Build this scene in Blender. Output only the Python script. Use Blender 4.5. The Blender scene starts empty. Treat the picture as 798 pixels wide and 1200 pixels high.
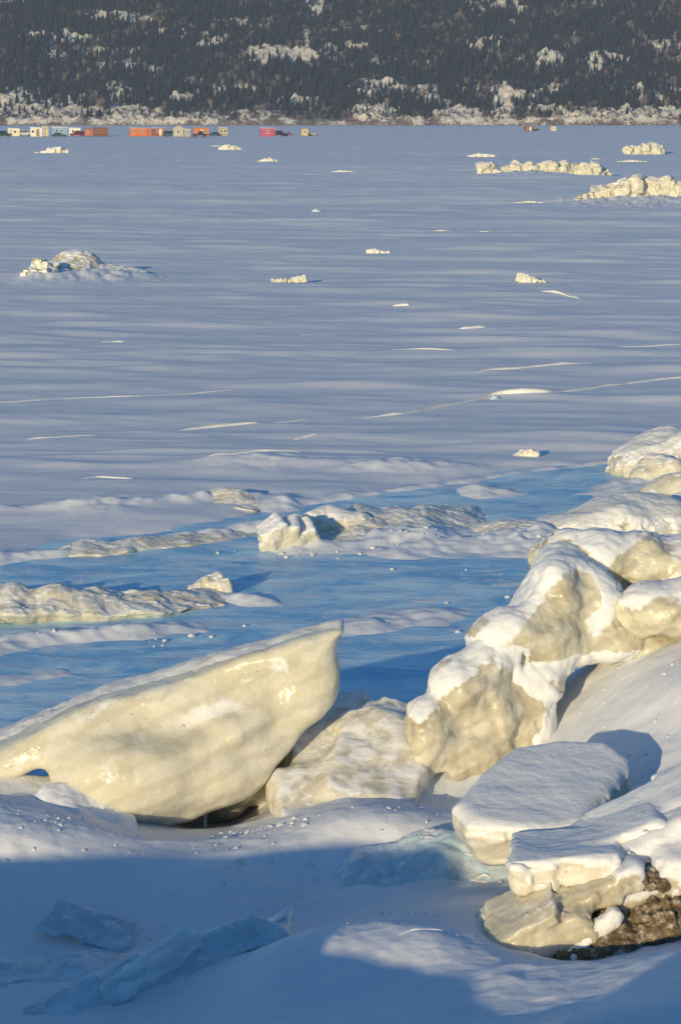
import bpy, bmesh, math, random
import numpy as np
from mathutils import Matrix, Vector
rng = np.random.default_rng(7)
random.seed(7)
f32 = np.float32
scene = bpy.context.scene
COL = scene.collection

# ------------------------------------------------------------------ camera geometry
FPX, PW, PH, CAMH, HORIZ = 2800.0, 798.0, 1200.0, 4.0, 141.0
PITCH = math.atan((PH/2 - HORIZ)/FPX)
FW = np.array([0, math.cos(PITCH), -math.sin(PITCH)])
UP = np.array([0, math.sin(PITCH), math.cos(PITCH)])
RT = np.array([1.0, 0, 0])
CAM = np.array([0, 0, CAMH])
def ray(px, py): return FW + RT*(px - PW/2)/FPX + UP*(PH/2 - py)/FPX
def atz(px, py, z=0.0):                 # world point seen at that photo position on the level z
    d = ray(px, py); return CAM + d*((z - CAMH)/d[2])
def aty(px, py, Y):                     # world point seen at that photo position at distance Y
    d = ray(px, py); return CAM + d*(Y/d[1])

# ------------------------------------------------------------------ sun
SUN_EL, SUN_AZ = math.radians(10.0), math.radians(24)      # light travels towards +y and, by SUN_AZ, to the right
SUN_DIR = np.array([math.sin(SUN_AZ)*math.cos(SUN_EL), math.cos(SUN_AZ)*math.cos(SUN_EL), -math.sin(SUN_EL)])

# ------------------------------------------------------------------ noise
def _hash(ix, iy, iz, seed):
    h = (ix.astype(np.uint32)*np.uint32(374761393) + iy.astype(np.uint32)*np.uint32(668265263)
         + iz.astype(np.uint32)*np.uint32(2147483647) + np.uint32((seed*1274126177 + 97) & 0xffffffff))
    h ^= h >> np.uint32(13); h *= np.uint32(1274126177); h ^= h >> np.uint32(16)
    h *= np.uint32(2246822519); h ^= h >> np.uint32(15)
    return h
def noise(x, y, z=None, seed=0):        # value/gradient noise about -1..1
    x = np.asarray(x, f32); y = np.asarray(y, f32)
    z = np.zeros_like(x) if z is None else np.asarray(z, f32)
    x, y, z = np.broadcast_arrays(x, y, z)
    ix, iy, iz = np.floor(x).astype(np.int64), np.floor(y).astype(np.int64), np.floor(z).astype(np.int64)
    fx, fy, fz = (x - ix).astype(f32), (y - iy).astype(f32), (z - iz).astype(f32)
    u, v, w = [t*t*t*(t*(t*6 - 15) + 10) for t in (fx, fy, fz)]
    out = 0
    flat = not np.any(z)
    for k in ((0,) if flat else (0, 1)):
        for j in (0, 1):
            for i in (0, 1):
                h = _hash((ix + i) & 0xffff, (iy + j) & 0xffff, (iz + k) & 0xffff, seed)
                gx = (h & np.uint32(1023)).astype(f32)/511.5 - 1
                gy = ((h >> np.uint32(10)) & np.uint32(1023)).astype(f32)/511.5 - 1
                gz = ((h >> np.uint32(20)) & np.uint32(1023)).astype(f32)/511.5 - 1
                g = gx*(fx - i) + gy*(fy - j) + (0 if flat else gz*(fz - k))
                out = out + g*(u if i else 1 - u)*(v if j else 1 - v)*(1 if flat else (w if k else 1 - w))
    return out*1.4
def fbm(x, y, z=None, seed=0, oct=4, gain=0.5, lac=2.03):
    a, s, o = 1.0, 1.0, 0
    for i in range(oct):
        o = o + a*noise(np.asarray(x)*s, np.asarray(y)*s, None if z is None else np.asarray(z)*s, seed + i*17)
        a *= gain; s *= lac
    return o
def facet(x, y, z, seed=0, k=14.0):      # planar chips: a plane per random cell, blended at the seams
    x = np.asarray(x, f32); y = np.asarray(y, f32); z = np.asarray(z, f32)
    ix, iy, iz = np.floor(x).astype(np.int64), np.floor(y).astype(np.int64), np.floor(z).astype(np.int64)
    num = np.zeros_like(x); den = np.full_like(x, 1e-9)
    for i in (-1, 0, 1):
        for j in (-1, 0, 1):
            for q in (-1, 0, 1):
                h = _hash((ix + i) & 0xffff, (iy + j) & 0xffff, (iz + q) & 0xffff, seed); h2 = h*np.uint32(2654435761) ^ (h >> np.uint32(7))
                r = lambda hh, sft: ((hh >> np.uint32(sft)) & np.uint32(1023)).astype(f32)/1023
                dx, dy, dz = x - (ix + i + r(h, 0)), y - (iy + j + r(h, 10)), z - (iz + q + r(h, 20))
                w = np.exp(-k*(dx*dx + dy*dy + dz*dz))
                v = (r(h2, 0) - .5)*.6 + (r(h2, 5) - .5)*2*dx + (r(h2, 12) - .5)*2*dy + (r(h2, 20) - .5)*2*dz
                num += w*v; den += w
    return num/den
def ss(a, b, x):
    t = np.clip((x - a)/(b - a), 0, 1); return t*t*(3 - 2*t)
def smin(a, b, k):
    h = np.maximum(k - np.abs(a - b), 0)/k; return np.minimum(a, b) - h*h*k*0.25
def smax(a, b, k): return -smin(-a, -b, k)

# ------------------------------------------------------------------ materials
def newmat(name):
    m = bpy.data.materials.new(name); m.use_nodes = True
    nt = m.node_tree; nt.nodes.clear()
    out = nt.nodes.new('ShaderNodeOutputMaterial'); b = nt.nodes.new('ShaderNodeBsdfPrincipled')
    nt.links.new(b.outputs[0], out.inputs[0]); return m, nt, b
def node(nt, t, **kw):
    n = nt.nodes.new(t)
    for k, v in kw.items():
        if k.startswith('i_'):
            key = k[2:]; key = int(key) if key.isdigit() else key.replace('_', ' ')
            n.inputs[key].default_value = v
        else: setattr(n, k, v)
    return n
def coords(nt, scale=(1, 1, 1), rot=(0, 0, 0)):     # world coordinates
    g = node(nt, 'ShaderNodeNewGeometry'); mp = node(nt, 'ShaderNodeMapping')
    mp.inputs['Scale'].default_value = scale; mp.inputs['Rotation'].default_value = rot
    nt.links.new(g.outputs['Position'], mp.inputs[0]); return mp.outputs[0]
def nz(nt, vec, scale, detail=4, rough=0.55, dist=0.0):
    n = node(nt, 'ShaderNodeTexNoise'); n.inputs['Scale'].default_value = scale; n.inputs['Detail'].default_value = detail
    n.inputs['Roughness'].default_value = rough; n.inputs['Distortion'].default_value = dist
    nt.links.new(vec, n.inputs['Vector']); return n.outputs['Fac']
def ramp(nt, fac, stops):
    r = node(nt, 'ShaderNodeValToRGB'); e = r.color_ramp.elements
    while len(e) < len(stops): e.new(0.5)
    for i, (p, c) in enumerate(stops):
        e[i].position = p; e[i].color = (c, c, c, 1) if not isinstance(c, tuple) else (*c, 1)
    nt.links.new(fac, r.inputs[0]); return r.outputs[0]
def math_(nt, op, a, b=None, clamp=False):
    n = node(nt, 'ShaderNodeMath', operation=op, use_clamp=clamp)
    for i, v in enumerate((a, b)):
        if v is None: continue
        if isinstance(v, (int, float)): n.inputs[i].default_value = v
        else: nt.links.new(v, n.inputs[i])
    return n.outputs[0]
def mixc(nt, fac, a, b):
    n = node(nt, 'ShaderNodeMix', data_type='RGBA')
    for s, v in ((0, fac), (6, a), (7, b)):
        if isinstance(v, tuple): n.inputs[s].default_value = (*v, 1)
        elif isinstance(v, (int, float)): n.inputs[s].default_value = v
        else: nt.links.new(v, n.inputs[s])
    return n.outputs[2]
def bump(nt, b, height, strength=0.5, dist=0.02, chain=None):
    n = node(nt, 'ShaderNodeBump'); n.inputs['Strength'].default_value = strength; n.inputs['Distance'].default_value = dist
    nt.links.new(height, n.inputs['Height'])
    if chain is not None: nt.links.new(chain, n.inputs['Normal'])
    if b is not None: nt.links.new(n.outputs[0], b.inputs['Normal'])
    return n.outputs[0]

SNOW = (0.80, 0.82, 0.85)
def make_snow():
    m, nt, b = newmat('snow')
    c = coords(nt); c2 = coords(nt, (0.45, 1.0, 1.0), (0, 0, 0.12))
    v = nz(nt, c, 1.7, 5, 0.6)
    col = mixc(nt, ramp(nt, v, [(0.35, 0.0), (0.7, 1.0)]), (0.76, 0.79, 0.83), (0.84, 0.85, 0.87))
    nt.links.new(col, b.inputs['Base Color'])
    b.inputs['Roughness'].default_value = 0.62; b.inputs['Specular IOR Level'].default_value = 0.25
    n1 = bump(nt, None, nz(nt, c2, 3.0, 5, 0.55), 0.30, 0.05)
    n2 = bump(nt, None, nz(nt, c2, 22.0, 6, 0.7), 0.22, 0.010, n1)
    bump(nt, b, nz(nt, c, 120.0, 3, 0.7), 0.55, 0.005, n2)
    return m
def make_cap():
    m, nt, b = newmat('crusted_snow')
    c = coords(nt)
    v = nz(nt, c, 7, 5, 0.6)
    nt.links.new(mixc(nt, ramp(nt, v, [(0.35, 0.0), (0.65, 1.0)]), (0.74, 0.73, 0.68), (0.83, 0.83, 0.82)), b.inputs['Base Color'])
    b.inputs['Roughness'].default_value = 0.55; b.inputs['Specular IOR Level'].default_value = 0.3
    n1 = bump(nt, None, nz(nt, c, 14, 5, 0.6), 0.35, 0.02)
    n2 = bump(nt, None, nz(nt, c, 55, 4, 0.65), 0.35, 0.008, n1)
    bump(nt, b, nz(nt, c, 190, 2, 0.7), 0.4, 0.004, n2)
    return m
def make_ice(name, deep, pale, frost, sss=0.35, rough=(0.16, 0.42), frostamt=0.5, bstr=1.0, scale=1.0):
    m, nt, b = newmat(name)
    c = coords(nt, (scale,)*3)
    big = nz(nt, c, 2.6, 5, 0.6, 0.4); fine = nz(nt, c, 16, 5, 0.65, 0.2)
    col = mixc(nt, ramp(nt, big, [(0.36, 0.0), (0.64, 1.0)]), deep, pale)
    g = node(nt, 'ShaderNodeNewGeometry'); sx = node(nt, 'ShaderNodeSeparateXYZ')
    nt.links.new(g.outputs['Normal'], sx.inputs[0])
    up = math_(nt, 'MULTIPLY', sx.outputs['Z'], 0.34)
    fm = math_(nt, 'ADD', math_(nt, 'ADD', up, math_(nt, 'MULTIPLY', fine, 0.9)), math_(nt, 'MULTIPLY', big, 0.5))
    fm = math_(nt, 'MULTIPLY', fm, 0.8); st = min(.995, 0.60 + 0.40*(1 - frostamt))
    fr = ramp(nt, fm, [(st, 0.0), (min(1.0, st + .14), 1.0)])
    vo = node(nt, 'ShaderNodeTexVoronoi', feature='DISTANCE_TO_EDGE'); vo.inputs['Scale'].default_value = 3.2
    wv = node(nt, 'ShaderNodeTexNoise'); wv.inputs['Scale'].default_value = 4.0; wv.inputs['Detail'].default_value = 5
    ad = node(nt, 'ShaderNodeVectorMath', operation='ADD'); nt.links.new(c, wv.inputs['Vector']); nt.links.new(c, ad.inputs[0]); nt.links.new(wv.outputs['Color'], ad.inputs[1]); nt.links.new(ad.outputs[0], vo.inputs['Vector'])
    ck = math_(nt, 'MULTIPLY', ramp(nt, vo.outputs['Distance'], [(0.0, 1.0), (0.03, 0.0)]), ramp(nt, nz(nt, c, 2.1, 3), [(.52, 0.0), (.68, .35)]))
    col = mixc(nt, ck, col, frost)
    cloud = ramp(nt, nz(nt, c, 7.5, 6, .7, .6), [(.52, 0.0), (.70, .55)])
    col = mixc(nt, cloud, col, frost)
    wb = node(nt, 'ShaderNodeTexWave', wave_type='BANDS', bands_direction='Z'); wb.inputs['Scale'].default_value = 2.4; wb.inputs['Distortion'].default_value = 5.0
    wb.inputs['Detail'].default_value = 5; wb.inputs['Detail Scale'].default_value = 1.6; wb.inputs['Detail Roughness'].default_value = .65
    nt.links.new(coords(nt, (scale,)*3, (0, 0.42, 0)), wb.inputs['Vector'])
    col = mixc(nt, ramp(nt, wb.outputs['Fac'], [(.55, 0.0), (.95, .38)]), col, tuple(v*.80 for v in deep))
    speck = ramp(nt, nz(nt, c, 48, 2, .5), [(.70, 0.0), (.76, .75)])
    col = mixc(nt, speck, col, tuple(v*.45 for v in deep))
    sat = node(nt, 'ShaderNodeAttribute', attribute_name='snow')
    sf = math_(nt, 'ADD', sat.outputs['Fac'], math_(nt, 'MULTIPLY', math_(nt, 'SUBTRACT', nz(nt, c, 30, 5, .7), .5), .9))
    sf = math_(nt, 'MULTIPLY', ramp(nt, sf, [(.30, 0.0), (.72, 1.0)]), ramp(nt, sat.outputs['Fac'], [(.0, 0.0), (.15, 1.0)]))
    fr = math_(nt, 'MAXIMUM', fr, sf)
    nt.links.new(mixc(nt, sf, mixc(nt, fr, col, frost), (.83, .83, .82)), b.inputs['Base Color'])
    r = math_(nt, 'ADD', math_(nt, 'MULTIPLY', nz(nt, c, 6, 4, 0.6), rough[1] - rough[0]), rough[0])
    r = math_(nt, 'ADD', r, math_(nt, 'MULTIPLY', fr, 0.35), True)
    nt.links.new(r, b.inputs['Roughness'])
    b.inputs['IOR'].default_value = 1.33; b.inputs['Specular IOR Level'].default_value = 0.5
    b.inputs['Subsurface Weight'].default_value = sss
    b.inputs['Subsurface Radius'].default_value = (1.0, 0.85, 0.6); b.inputs['Subsurface Scale'].default_value = 0.12
    n1 = bump(nt, None, nz(nt, c, 5.5, 5, 0.55, 0.3), 0.45*bstr, 0.04)
    n2 = bump(nt, None, nz(nt, c, 22, 4, 0.6), 0.28*bstr, 0.010, n1)
    bump(nt, b, nz(nt, c, 75, 3, 0.6), 0.18*bstr, 0.003, n2)
    return m
def make_sheet():
    m, nt, b = newmat('bare_blue_ice')
    c = coords(nt, (0.6, 1.0, 1.0), (0, 0, 0.10)); c1 = coords(nt)
    v = nz(nt, c, 1.5, 7, 0.68, 0.8); v2 = nz(nt, c, 4.6, 6, 0.7, 0.6)
    col = mixc(nt, ramp(nt, v, [(0.42, 0.0), (0.60, 1.0)]), (0.20, 0.52, 0.79), (0.64, 0.88, 0.97))
    col = mixc(nt, ramp(nt, v2, [(0.47, 0.0), (0.66, 0.75)]), col, (0.70, 0.76, 0.82))
    vo = node(nt, 'ShaderNodeTexVoronoi', feature='DISTANCE_TO_EDGE'); vo.inputs['Scale'].default_value = 1.3
    d = node(nt, 'ShaderNodeVectorMath', operation='ADD')
    nn = node(nt, 'ShaderNodeTexNoise'); nn.inputs['Scale'].default_value = 1.3; nn.inputs['Detail'].default_value = 5
    nt.links.new(c1, nn.inputs['Vector']); nt.links.new(c, d.inputs[0]); nt.links.new(nn.outputs['Color'], d.inputs[1])
    nt.links.new(d.outputs[0], vo.inputs['Vector'])
    crack = ramp(nt, vo.outputs['Distance'], [(0.0, 1.0), (0.035, 0.0)])
    crack = math_(nt, 'MULTIPLY', crack, ramp(nt, v2, [(0.40, 0.0), (0.56, 0.85)]))
    col = mixc(nt, crack, col, (0.78, 0.84, 0.88))
    nt.links.new(col, b.inputs['Base Color'])
    nt.links.new(math_(nt, 'ADD', math_(nt, 'MULTIPLY', v2, 0.45), 0.12), b.inputs['Roughness'])
    b.inputs['IOR'].default_value = 1.31; b.inputs['Specular IOR Level'].default_value = 0.14
    n1 = bump(nt, None, nz(nt, c, 2.2, 6, 0.6, 0.4), 0.5, 0.05)
    bump(nt, b, nz(nt, c1, 14, 5, 0.6), 0.3, 0.012, n1)
    return m
def flatmat(name, col, rough=0.6, var=0.15, scale=6.0, metal=0.0):
    m, nt, b = newmat(name)
    c = coords(nt); v = nz(nt, c, scale, 4, 0.6)
    lo = tuple(x*(1 - var) for x in col); hi = tuple(min(1, x*(1 + var)) for x in col)
    nt.links.new(mixc(nt, ramp(nt, v, [(0.3, 0.0), (0.7, 1.0)]), lo, hi), b.inputs['Base Color'])
    b.inputs['Roughness'].default_value = rough; b.inputs['Metallic'].default_value = metal
    return m
def make_dirt():
    m, nt, b = newmat('frozen_dirt')
    c = coords(nt); v = nz(nt, c, 22, 6, 0.7, 0.3)
    nt.links.new(ramp(nt, v, [(0.30, (0.06, 0.04, 0.022)), (0.46, (0.19, 0.135, 0.075)), (0.55, (0.34, 0.27, 0.17)), (0.63, (0.66, 0.63, 0.55))]), b.inputs['Base Color'])
    b.inputs['Roughness'].default_value = 0.5
    n1 = bump(nt, None, nz(nt, c, 30, 6, 0.7), 0.9, 0.03)
    bump(nt, b, nz(nt, c, 110, 3, 0.7), 0.6, 0.008, n1)
    return m
def make_hill():
    m, nt, b = newmat('snowy_rock')
    c = coords(nt)
    at = node(nt, 'ShaderNodeAttribute', attribute_name='patch')
    v = nz(nt, c, 0.16, 6, 0.7, 0.3); v2 = nz(nt, c, 0.45, 5, 0.7)
    rock = mixc(nt, v2, (0.075, 0.062, 0.055), (0.26, 0.20, 0.16))
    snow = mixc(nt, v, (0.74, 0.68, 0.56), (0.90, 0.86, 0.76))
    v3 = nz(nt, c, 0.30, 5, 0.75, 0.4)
    snow = mixc(nt, ramp(nt, v3, [(.46, 0.0), (.62, .65)]), snow, (0.46, 0.35, 0.21))       # dry grass and lichen showing through; their yellow also paints in warm low sun
    m1 = ramp(nt, math_(nt, 'ADD', math_(nt, 'MULTIPLY', at.outputs['Fac'], 0.42), v2), [(0.54, 0.0), (0.72, 1.0)])
    nt.links.new(mixc(nt, m1, rock, snow), b.inputs['Base Color']); b.inputs['Roughness'].default_value = 0.8
    n1 = bump(nt, None, v, 0.8, 3.0); bump(nt, b, v2, 0.7, 1.2, n1)
    return m
def make_tree_mat(name, a, bb):
    m, nt, b = newmat(name)
    c = coords(nt); v = nz(nt, c, 0.10, 4, 0.6); v2 = nz(nt, c, 0.9, 3, 0.7)
    s = math_(nt, 'ADD', math_(nt, 'MULTIPLY', v, 0.5), math_(nt, 'MULTIPLY', v2, 0.5))
    nt.links.new(mixc(nt, ramp(nt, s, [(0.35, 0.0), (0.65, 1.0)]), a, bb), b.inputs['Base Color'])
    b.inputs['Roughness'].default_value = 0.9; b.inputs['Specular IOR Level'].default_value = 0.1
    return m
M = dict(
    snow=make_snow(), cap=make_cap(),
    ice=make_ice('creamy_ice', (0.62, 0.58, 0.44), (0.74, 0.71, 0.58), (0.82, 0.80, 0.74), frostamt=0.0, rough=(.10, .34), sss=.6, bstr=.8),
    frosty=make_ice('frosty_ice', (0.58, 0.54, 0.42), (0.72, 0.69, 0.58), (0.83, 0.82, 0.78), frostamt=0.6),
    grey=make_ice('brownish_ice', (0.48, 0.43, 0.31), (0.70, 0.66, 0.52), (0.80, 0.78, 0.72), frostamt=0.25, rough=(.10, .36), sss=.5),
    blueice=make_ice('pale_blue_ice', (0.42, 0.56, 0.64), (0.68, 0.78, 0.83), (0.80, 0.83, 0.85), frostamt=0.5, sss=0.3),
    white=make_ice('white_ice', (0.66, 0.62, 0.50), (0.78, 0.75, 0.66), (0.84, 0.83, 0.79), frostamt=0.8, sss=0.15),
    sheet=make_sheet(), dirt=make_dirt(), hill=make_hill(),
    spruce=make_tree_mat('spruce_needles', (0.010, 0.014, 0.016), (0.034, 0.036, 0.032)),
    birch=make_tree_mat('bare_twigs', (0.10, 0.075, 0.065), (0.24, 0.19, 0.155)),
)

# ------------------------------------------------------------------ object helpers
def mesh_np(name, V, F, mat=None, smooth=True):
    me = bpy.data.meshes.new(name)
    V = np.ascontiguousarray(V, f32); F = np.ascontiguousarray(F, np.int32); k = F.shape[1]
    me.vertices.add(len(V)); me.vertices.foreach_set('co', V.ravel())
    me.loops.add(F.size); me.loops.foreach_set('vertex_index', F.ravel())
    me.polygons.add(len(F)); me.polygons.foreach_set('loop_start', np.arange(len(F), dtype=np.int32)*k)
    me.update(calc_edges=True); me.validate()
    if smooth: me.polygons.foreach_set('use_smooth', np.ones(len(me.polygons), bool))
    if mat is not None: me.materials.append(mat)
    return me
def link(name, me, loc=(0, 0, 0), parent=None):
    o = bpy.data.objects.new(name, me); COL.objects.link(o); o.location = loc
    if parent is not None: o.parent = parent
    return o
def tag(o, label=None, cat=None, group=None, kind=None):
    if label: o['label'] = label
    if cat: o['category'] = cat
    if group: o['group'] = group
    if kind: o['kind'] = kind
    return o

def surface_nets(vol, org, h):
    nx, ny, nz_ = vol.shape
    ins = vol < 0
    c = np.zeros((nx - 1, ny - 1, nz_ - 1), np.uint8)
    for i in (0, 1):
        for j in (0, 1):
            for k in (0, 1): c += ins[i:nx - 1 + i, j:ny - 1 + j, k:nz_ - 1 + k]
    act = (c > 0) & (c < 8)
    idx = np.full(act.shape, -1, np.int64); cells = np.argwhere(act); idx[act] = np.arange(len(cells))
    acc = np.zeros((len(cells), 3)); cnt = np.zeros(len(cells))
    cor = [(i, j, k) for i in (0, 1) for j in (0, 1) for k in (0, 1)]
    vals = [vol[cells[:, 0] + a, cells[:, 1] + b, cells[:, 2] + d] for a, b, d in cor]
    for p in range(8):
        for q in range(p + 1, 8):
            if sum(abs(cor[p][t] - cor[q][t]) for t in range(3)) != 1: continue
            a, b = vals[p], vals[q]; m = (a < 0) != (b < 0)
            t = np.where(m, a/np.where(m, a - b, 1), 0)
            for ax in range(3): acc[:, ax] += np.where(m, cor[p][ax] + t*(cor[q][ax] - cor[p][ax]), 0)
            cnt += m
    V = (cells + acc/cnt[:, None])*h + np.asarray(org)
    Fs = []
    for ax in range(3):
        a1, a2 = (ax + 1) % 3, (ax + 2) % 3
        s0 = [slice(None)]*3; s1 = [slice(None)]*3
        s0[ax] = slice(0, -1); s1[ax] = slice(1, None)
        for t in (a1, a2): s0[t] = slice(1, -1); s1[t] = slice(1, -1)
        A, B = ins[tuple(s0)], ins[tuple(s1)]
        for cond, flip in ((A & ~B, False), (~A & B, True)):
            e = np.argwhere(cond)
            if not len(e): continue
            e[:, a1] += 1; e[:, a2] += 1
            def cid(d1, d2):
                q = e.copy(); q[:, a1] -= d1; q[:, a2] -= d2
                return idx[q[:, 0], q[:, 1], q[:, 2]]
            quad = np.stack([cid(1, 1), cid(0, 1), cid(0, 0), cid(1, 0)], 1)
            Fs.append(quad[:, ::-1] if flip else quad)
    return V, np.concatenate(Fs)
def vnormals(V, F):
    n = np.cross(V[F[:, 2]] - V[F[:, 0]], V[F[:, 3]] - V[F[:, 1]])
    N = np.zeros_like(V)
    for k in range(4): np.add.at(N, F[:, k], n)
    return N/np.maximum(np.linalg.norm(N, axis=1, keepdims=True), 1e-12)
def solid(fn, lo, hi, h, disp=((1.0, 0.0, 1),)):
    """mesh of the implicit body fn(x, y, z) < 0 with layered noise pushed along its normals"""
    lo, hi = np.asarray(lo, float), np.asarray(hi, float)
    n = np.ceil((hi - lo)/h).astype(int) + 1
    X = (lo[0] + np.arange(n[0])*h).astype(f32)[:, None, None]
    Y = (lo[1] + np.arange(n[1])*h).astype(f32)[None, :, None]
    Z = (lo[2] + np.arange(n[2])*h).astype(f32)[None, None, :]
    vol = np.broadcast_to(fn(X, Y, Z), n).astype(f32).copy()
    vol[0] = vol[-1] = vol[:, 0] = vol[:, -1] = vol[:, :, 0] = vol[:, :, -1] = np.maximum(h, 0)
    V, F = surface_nets(vol, lo, h)
    for sc, amp, seed in disp:
        if amp == 0: continue
        N = vnormals(V, F)
        if seed < 0: dd = facet(V[:, 0]*sc, V[:, 1]*sc, V[:, 2]*sc, -seed)*(1 - ss(.45, .8, N[:, 2]))
        else: dd = fbm(V[:, 0]*sc, V[:, 1]*sc, V[:, 2]*sc, seed, 3)
        V = V + N*(amp*dd)[:, None]
    return V, F
def cap_from(V, F, mask, thick, sink=0.012, seed=3, rough=0.10):
    """snow lying on a body: its own shell, proud of the surface where mask > 0 and running in under it at the rim"""
    N = vnormals(V, F)
    keepv = mask > -0.25
    kf = keepv[F].all(1)
    if kf.sum() < 4: return None
    F = F[kf]; lab = np.arange(len(V))                     # drop stray crumbs
    for _ in range(400):
        m = lab[F].min(1); old = lab.copy()
        for c in range(4): np.minimum.at(lab, F[:, c], m)
        lab = lab[lab]
        if (old == lab).all(): break
    ids, cnt = np.unique(lab[F[:, 0]], return_counts=True)
    good = ids[cnt >= max(30, .06*len(F))]
    if not len(good): return None
    used = np.unique(F); remap = np.full(len(V), -1); remap[used] = np.arange(len(used))
    t = -sink + (thick + sink)*ss(-0.12, 0.35, mask)
    t = t + rough*thick*fbm(V[:, 0]*9, V[:, 1]*9, V[:, 2]*9, seed, 3)*ss(0, 0.4, mask)
    P = V + (N*0.55 + np.array([0, 0, 0.45]))*t[:, None]
    return [(P[np.unique(F[lab[F[:, 0]] == g])], np.searchsorted(np.unique(F[lab[F[:, 0]] == g]), F[lab[F[:, 0]] == g])) for g in good]
def add_caps(cp, mat, parent):
    for V, F in cp or (): body('snow_cap', None, None, V, F, mat, parent=parent)
def body(name, label, cat, V, F, mat, group=None, parent=None):
    b = np.array([(V[:, 0].min() + V[:, 0].max())/2, (V[:, 1].min() + V[:, 1].max())/2, V[:, 2].min()])
    if parent is not None: b = np.array(parent['_base'])
    o = link(name, mesh_np(name, V - b, F, mat), (0, 0, 0) if parent else tuple(b), parent)
    if parent is None: o['_base'] = [float(t) for t in b]; tag(o, label, cat, group)
    elif label: o['label'] = label
    return o

# implicit primitives (x, y, z broadcastable)
def ell(x, y, z, c, r):
    q = np.sqrt(((x - c[0])/r[0])**2 + ((y - c[1])/r[1])**2 + ((z - c[2])/r[2])**2 + 1e-9)
    return (q - 1)*min(r)*0.5*(1 + 0) + (q - 1)*min(r)*0.5
def rot(rx, ry, rz):
    return np.array((Matrix.Rotation(math.radians(rz), 3, 'Z') @ Matrix.Rotation(math.radians(ry), 3, 'Y') @ Matrix.Rotation(math.radians(rx), 3, 'X')))
def box(x, y, z, c, s, R=None, r=0.03):
    px, py, pz = x - c[0], y - c[1], z - c[2]
    if R is not None:
        px, py, pz = (px*R[0, 0] + py*R[1, 0] + pz*R[2, 0], px*R[0, 1] + py*R[1, 1] + pz*R[2, 1], px*R[0, 2] + py*R[1, 2] + pz*R[2, 2])
    qx, qy, qz = np.abs(px) - s[0] + r, np.abs(py) - s[1] + r, np.abs(pz) - s[2] + r
    return np.sqrt(np.maximum(qx, 0)**2 + np.maximum(qy, 0)**2 + np.maximum(qz, 0)**2) + np.minimum(np.maximum(np.maximum(qx, qy), qz), 0) - r
def poly2(u, v, pts):
    """signed distance to a polygon in the plane (u, v)"""
    pts = np.asarray(pts, f32); d = None; s = None
    for i in range(len(pts)):
        a, b = pts[i], pts[i - 1]
        ex, ey = b[0] - a[0], b[1] - a[1]
        wx, wy = u - a[0], v - a[1]
        t = np.clip((wx*ex + wy*ey)/(ex*ex + ey*ey + 1e-12), 0, 1)
        q = (wx - ex*t)**2 + (wy - ey*t)**2
        c1 = v >= a[1]; c2 = v < b[1]; c3 = ex*wy > ey*wx
        fl = (c1 & c2 & c3) | (~c1 & ~c2 & ~c3)
        d = q if d is None else np.minimum(d, q); s = fl if s is None else s ^ fl
    return np.where(s, -1, 1)*np.sqrt(d)
def smooth_poly(pts, n=4):
    P = np.asarray(pts, float); out = []
    for i in range(len(P)):
        p0, p1, p2, p3 = P[i - 1], P[i], P[(i + 1) % len(P)], P[(i + 2) % len(P)]
        for t in np.arange(n)/n:
            out.append(0.5*((2*p1) + (-p0 + p2)*t + (2*p0 - 5*p1 + 4*p2 - p3)*t*t + (-p0 + 3*p1 - 3*p2 + p3)*t**3))
    return np.array(out)
def seg_d(u, v, pts):
    d = None
    for a, b in zip(pts[:-1], pts[1:]):
        ex, ey = b[0] - a[0], b[1] - a[1]
        t = np.clip(((u - a[0])*ex + (v - a[1])*ey)/(ex*ex + ey*ey), 0, 1)
        q = np.hypot(u - a[0] - ex*t, v - a[1] - ey*t)
        d = q if d is None else np.minimum(d, q)
    return d

# ================================================================== SETTING: snow, ice, hill
# ---- near ground, from spot heights
CTRL = [  # photo x, photo y, height above the ice
    (-150,1000,.25),(0,990,.27),(60,980,.27),(120,980,.23),(200,985,.06),(245,972,-.14),(300,955,-.12),(350,965,.22),(400,958,.31),(470,958,.32),(520,940,.15),
    (300,905,.0),(330,905,.06),(400,850,.34),(455,862,.34),(470,900,.30),(420,900,.29),(330,925,.02),
    (0,930,.22),(60,925,.20),(-150,930,.2),(150,950,.08),
    (250,1014,.17),(420,1032,.17),(100,1010,.17),(0,1014,.17),(-150,1012,.2),
    (100,1075,.05),(250,1060,.07),(230,1110,.01),(380,1050,.08),(330,1075,.04),(0,1060,.1),(0,1130,.03),(60,1170,.03),(-150,1100,.05),(-150,1180,.0),
    (180,1200,.22),(255,1160,.24),(330,1108,.42),(420,1088,.48),(520,1092,.50),(560,1110,.46),(400,1150,.43),(500,1150,.46),(600,1150,.50),(300,1195,.40),(450,1200,.48),(600,1200,.56),
    (690,1165,.60),(740,1138,.62),(798,1112,.68),(798,1160,.84),(700,1200,.80),(900,1110,.8),(900,1190,.9),
    (400,1062,.08),(450,1045,.06),(550,1035,.10),(610,1015,.2),(510,1005,.25),
    (690,940,.42),(640,1000,.3),(720,905,.5),(798,905,.62),(798,800,.90),(730,800,.74),(660,850,.46),(760,850,.66),(650,900,.40),(900,900,.8),(900,800,.95),(798,762,.92),(700,775,.7),
    (640,1120,.30),(700,1115,.32),(760,1095,.36),(600,1080,.36),(690,1060,.34),(780,1050,.42),(900,1080,.5),(700,1020,.36),
    (560,930,.2),(620,880,.35),(550,870,.2),
]
pts = [atz(*c) for c in CTRL]
for gx in np.linspace(-6, 6, 9):                     # level ice behind, the shore bank in front
    for gy, gz in ((17, -.04), (19, -.04), (21.5, -.04)):
        if gy == 17 and 1 < gx < 4: gz = .1
        pts.append(np.array([gx, gy, gz]))
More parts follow.
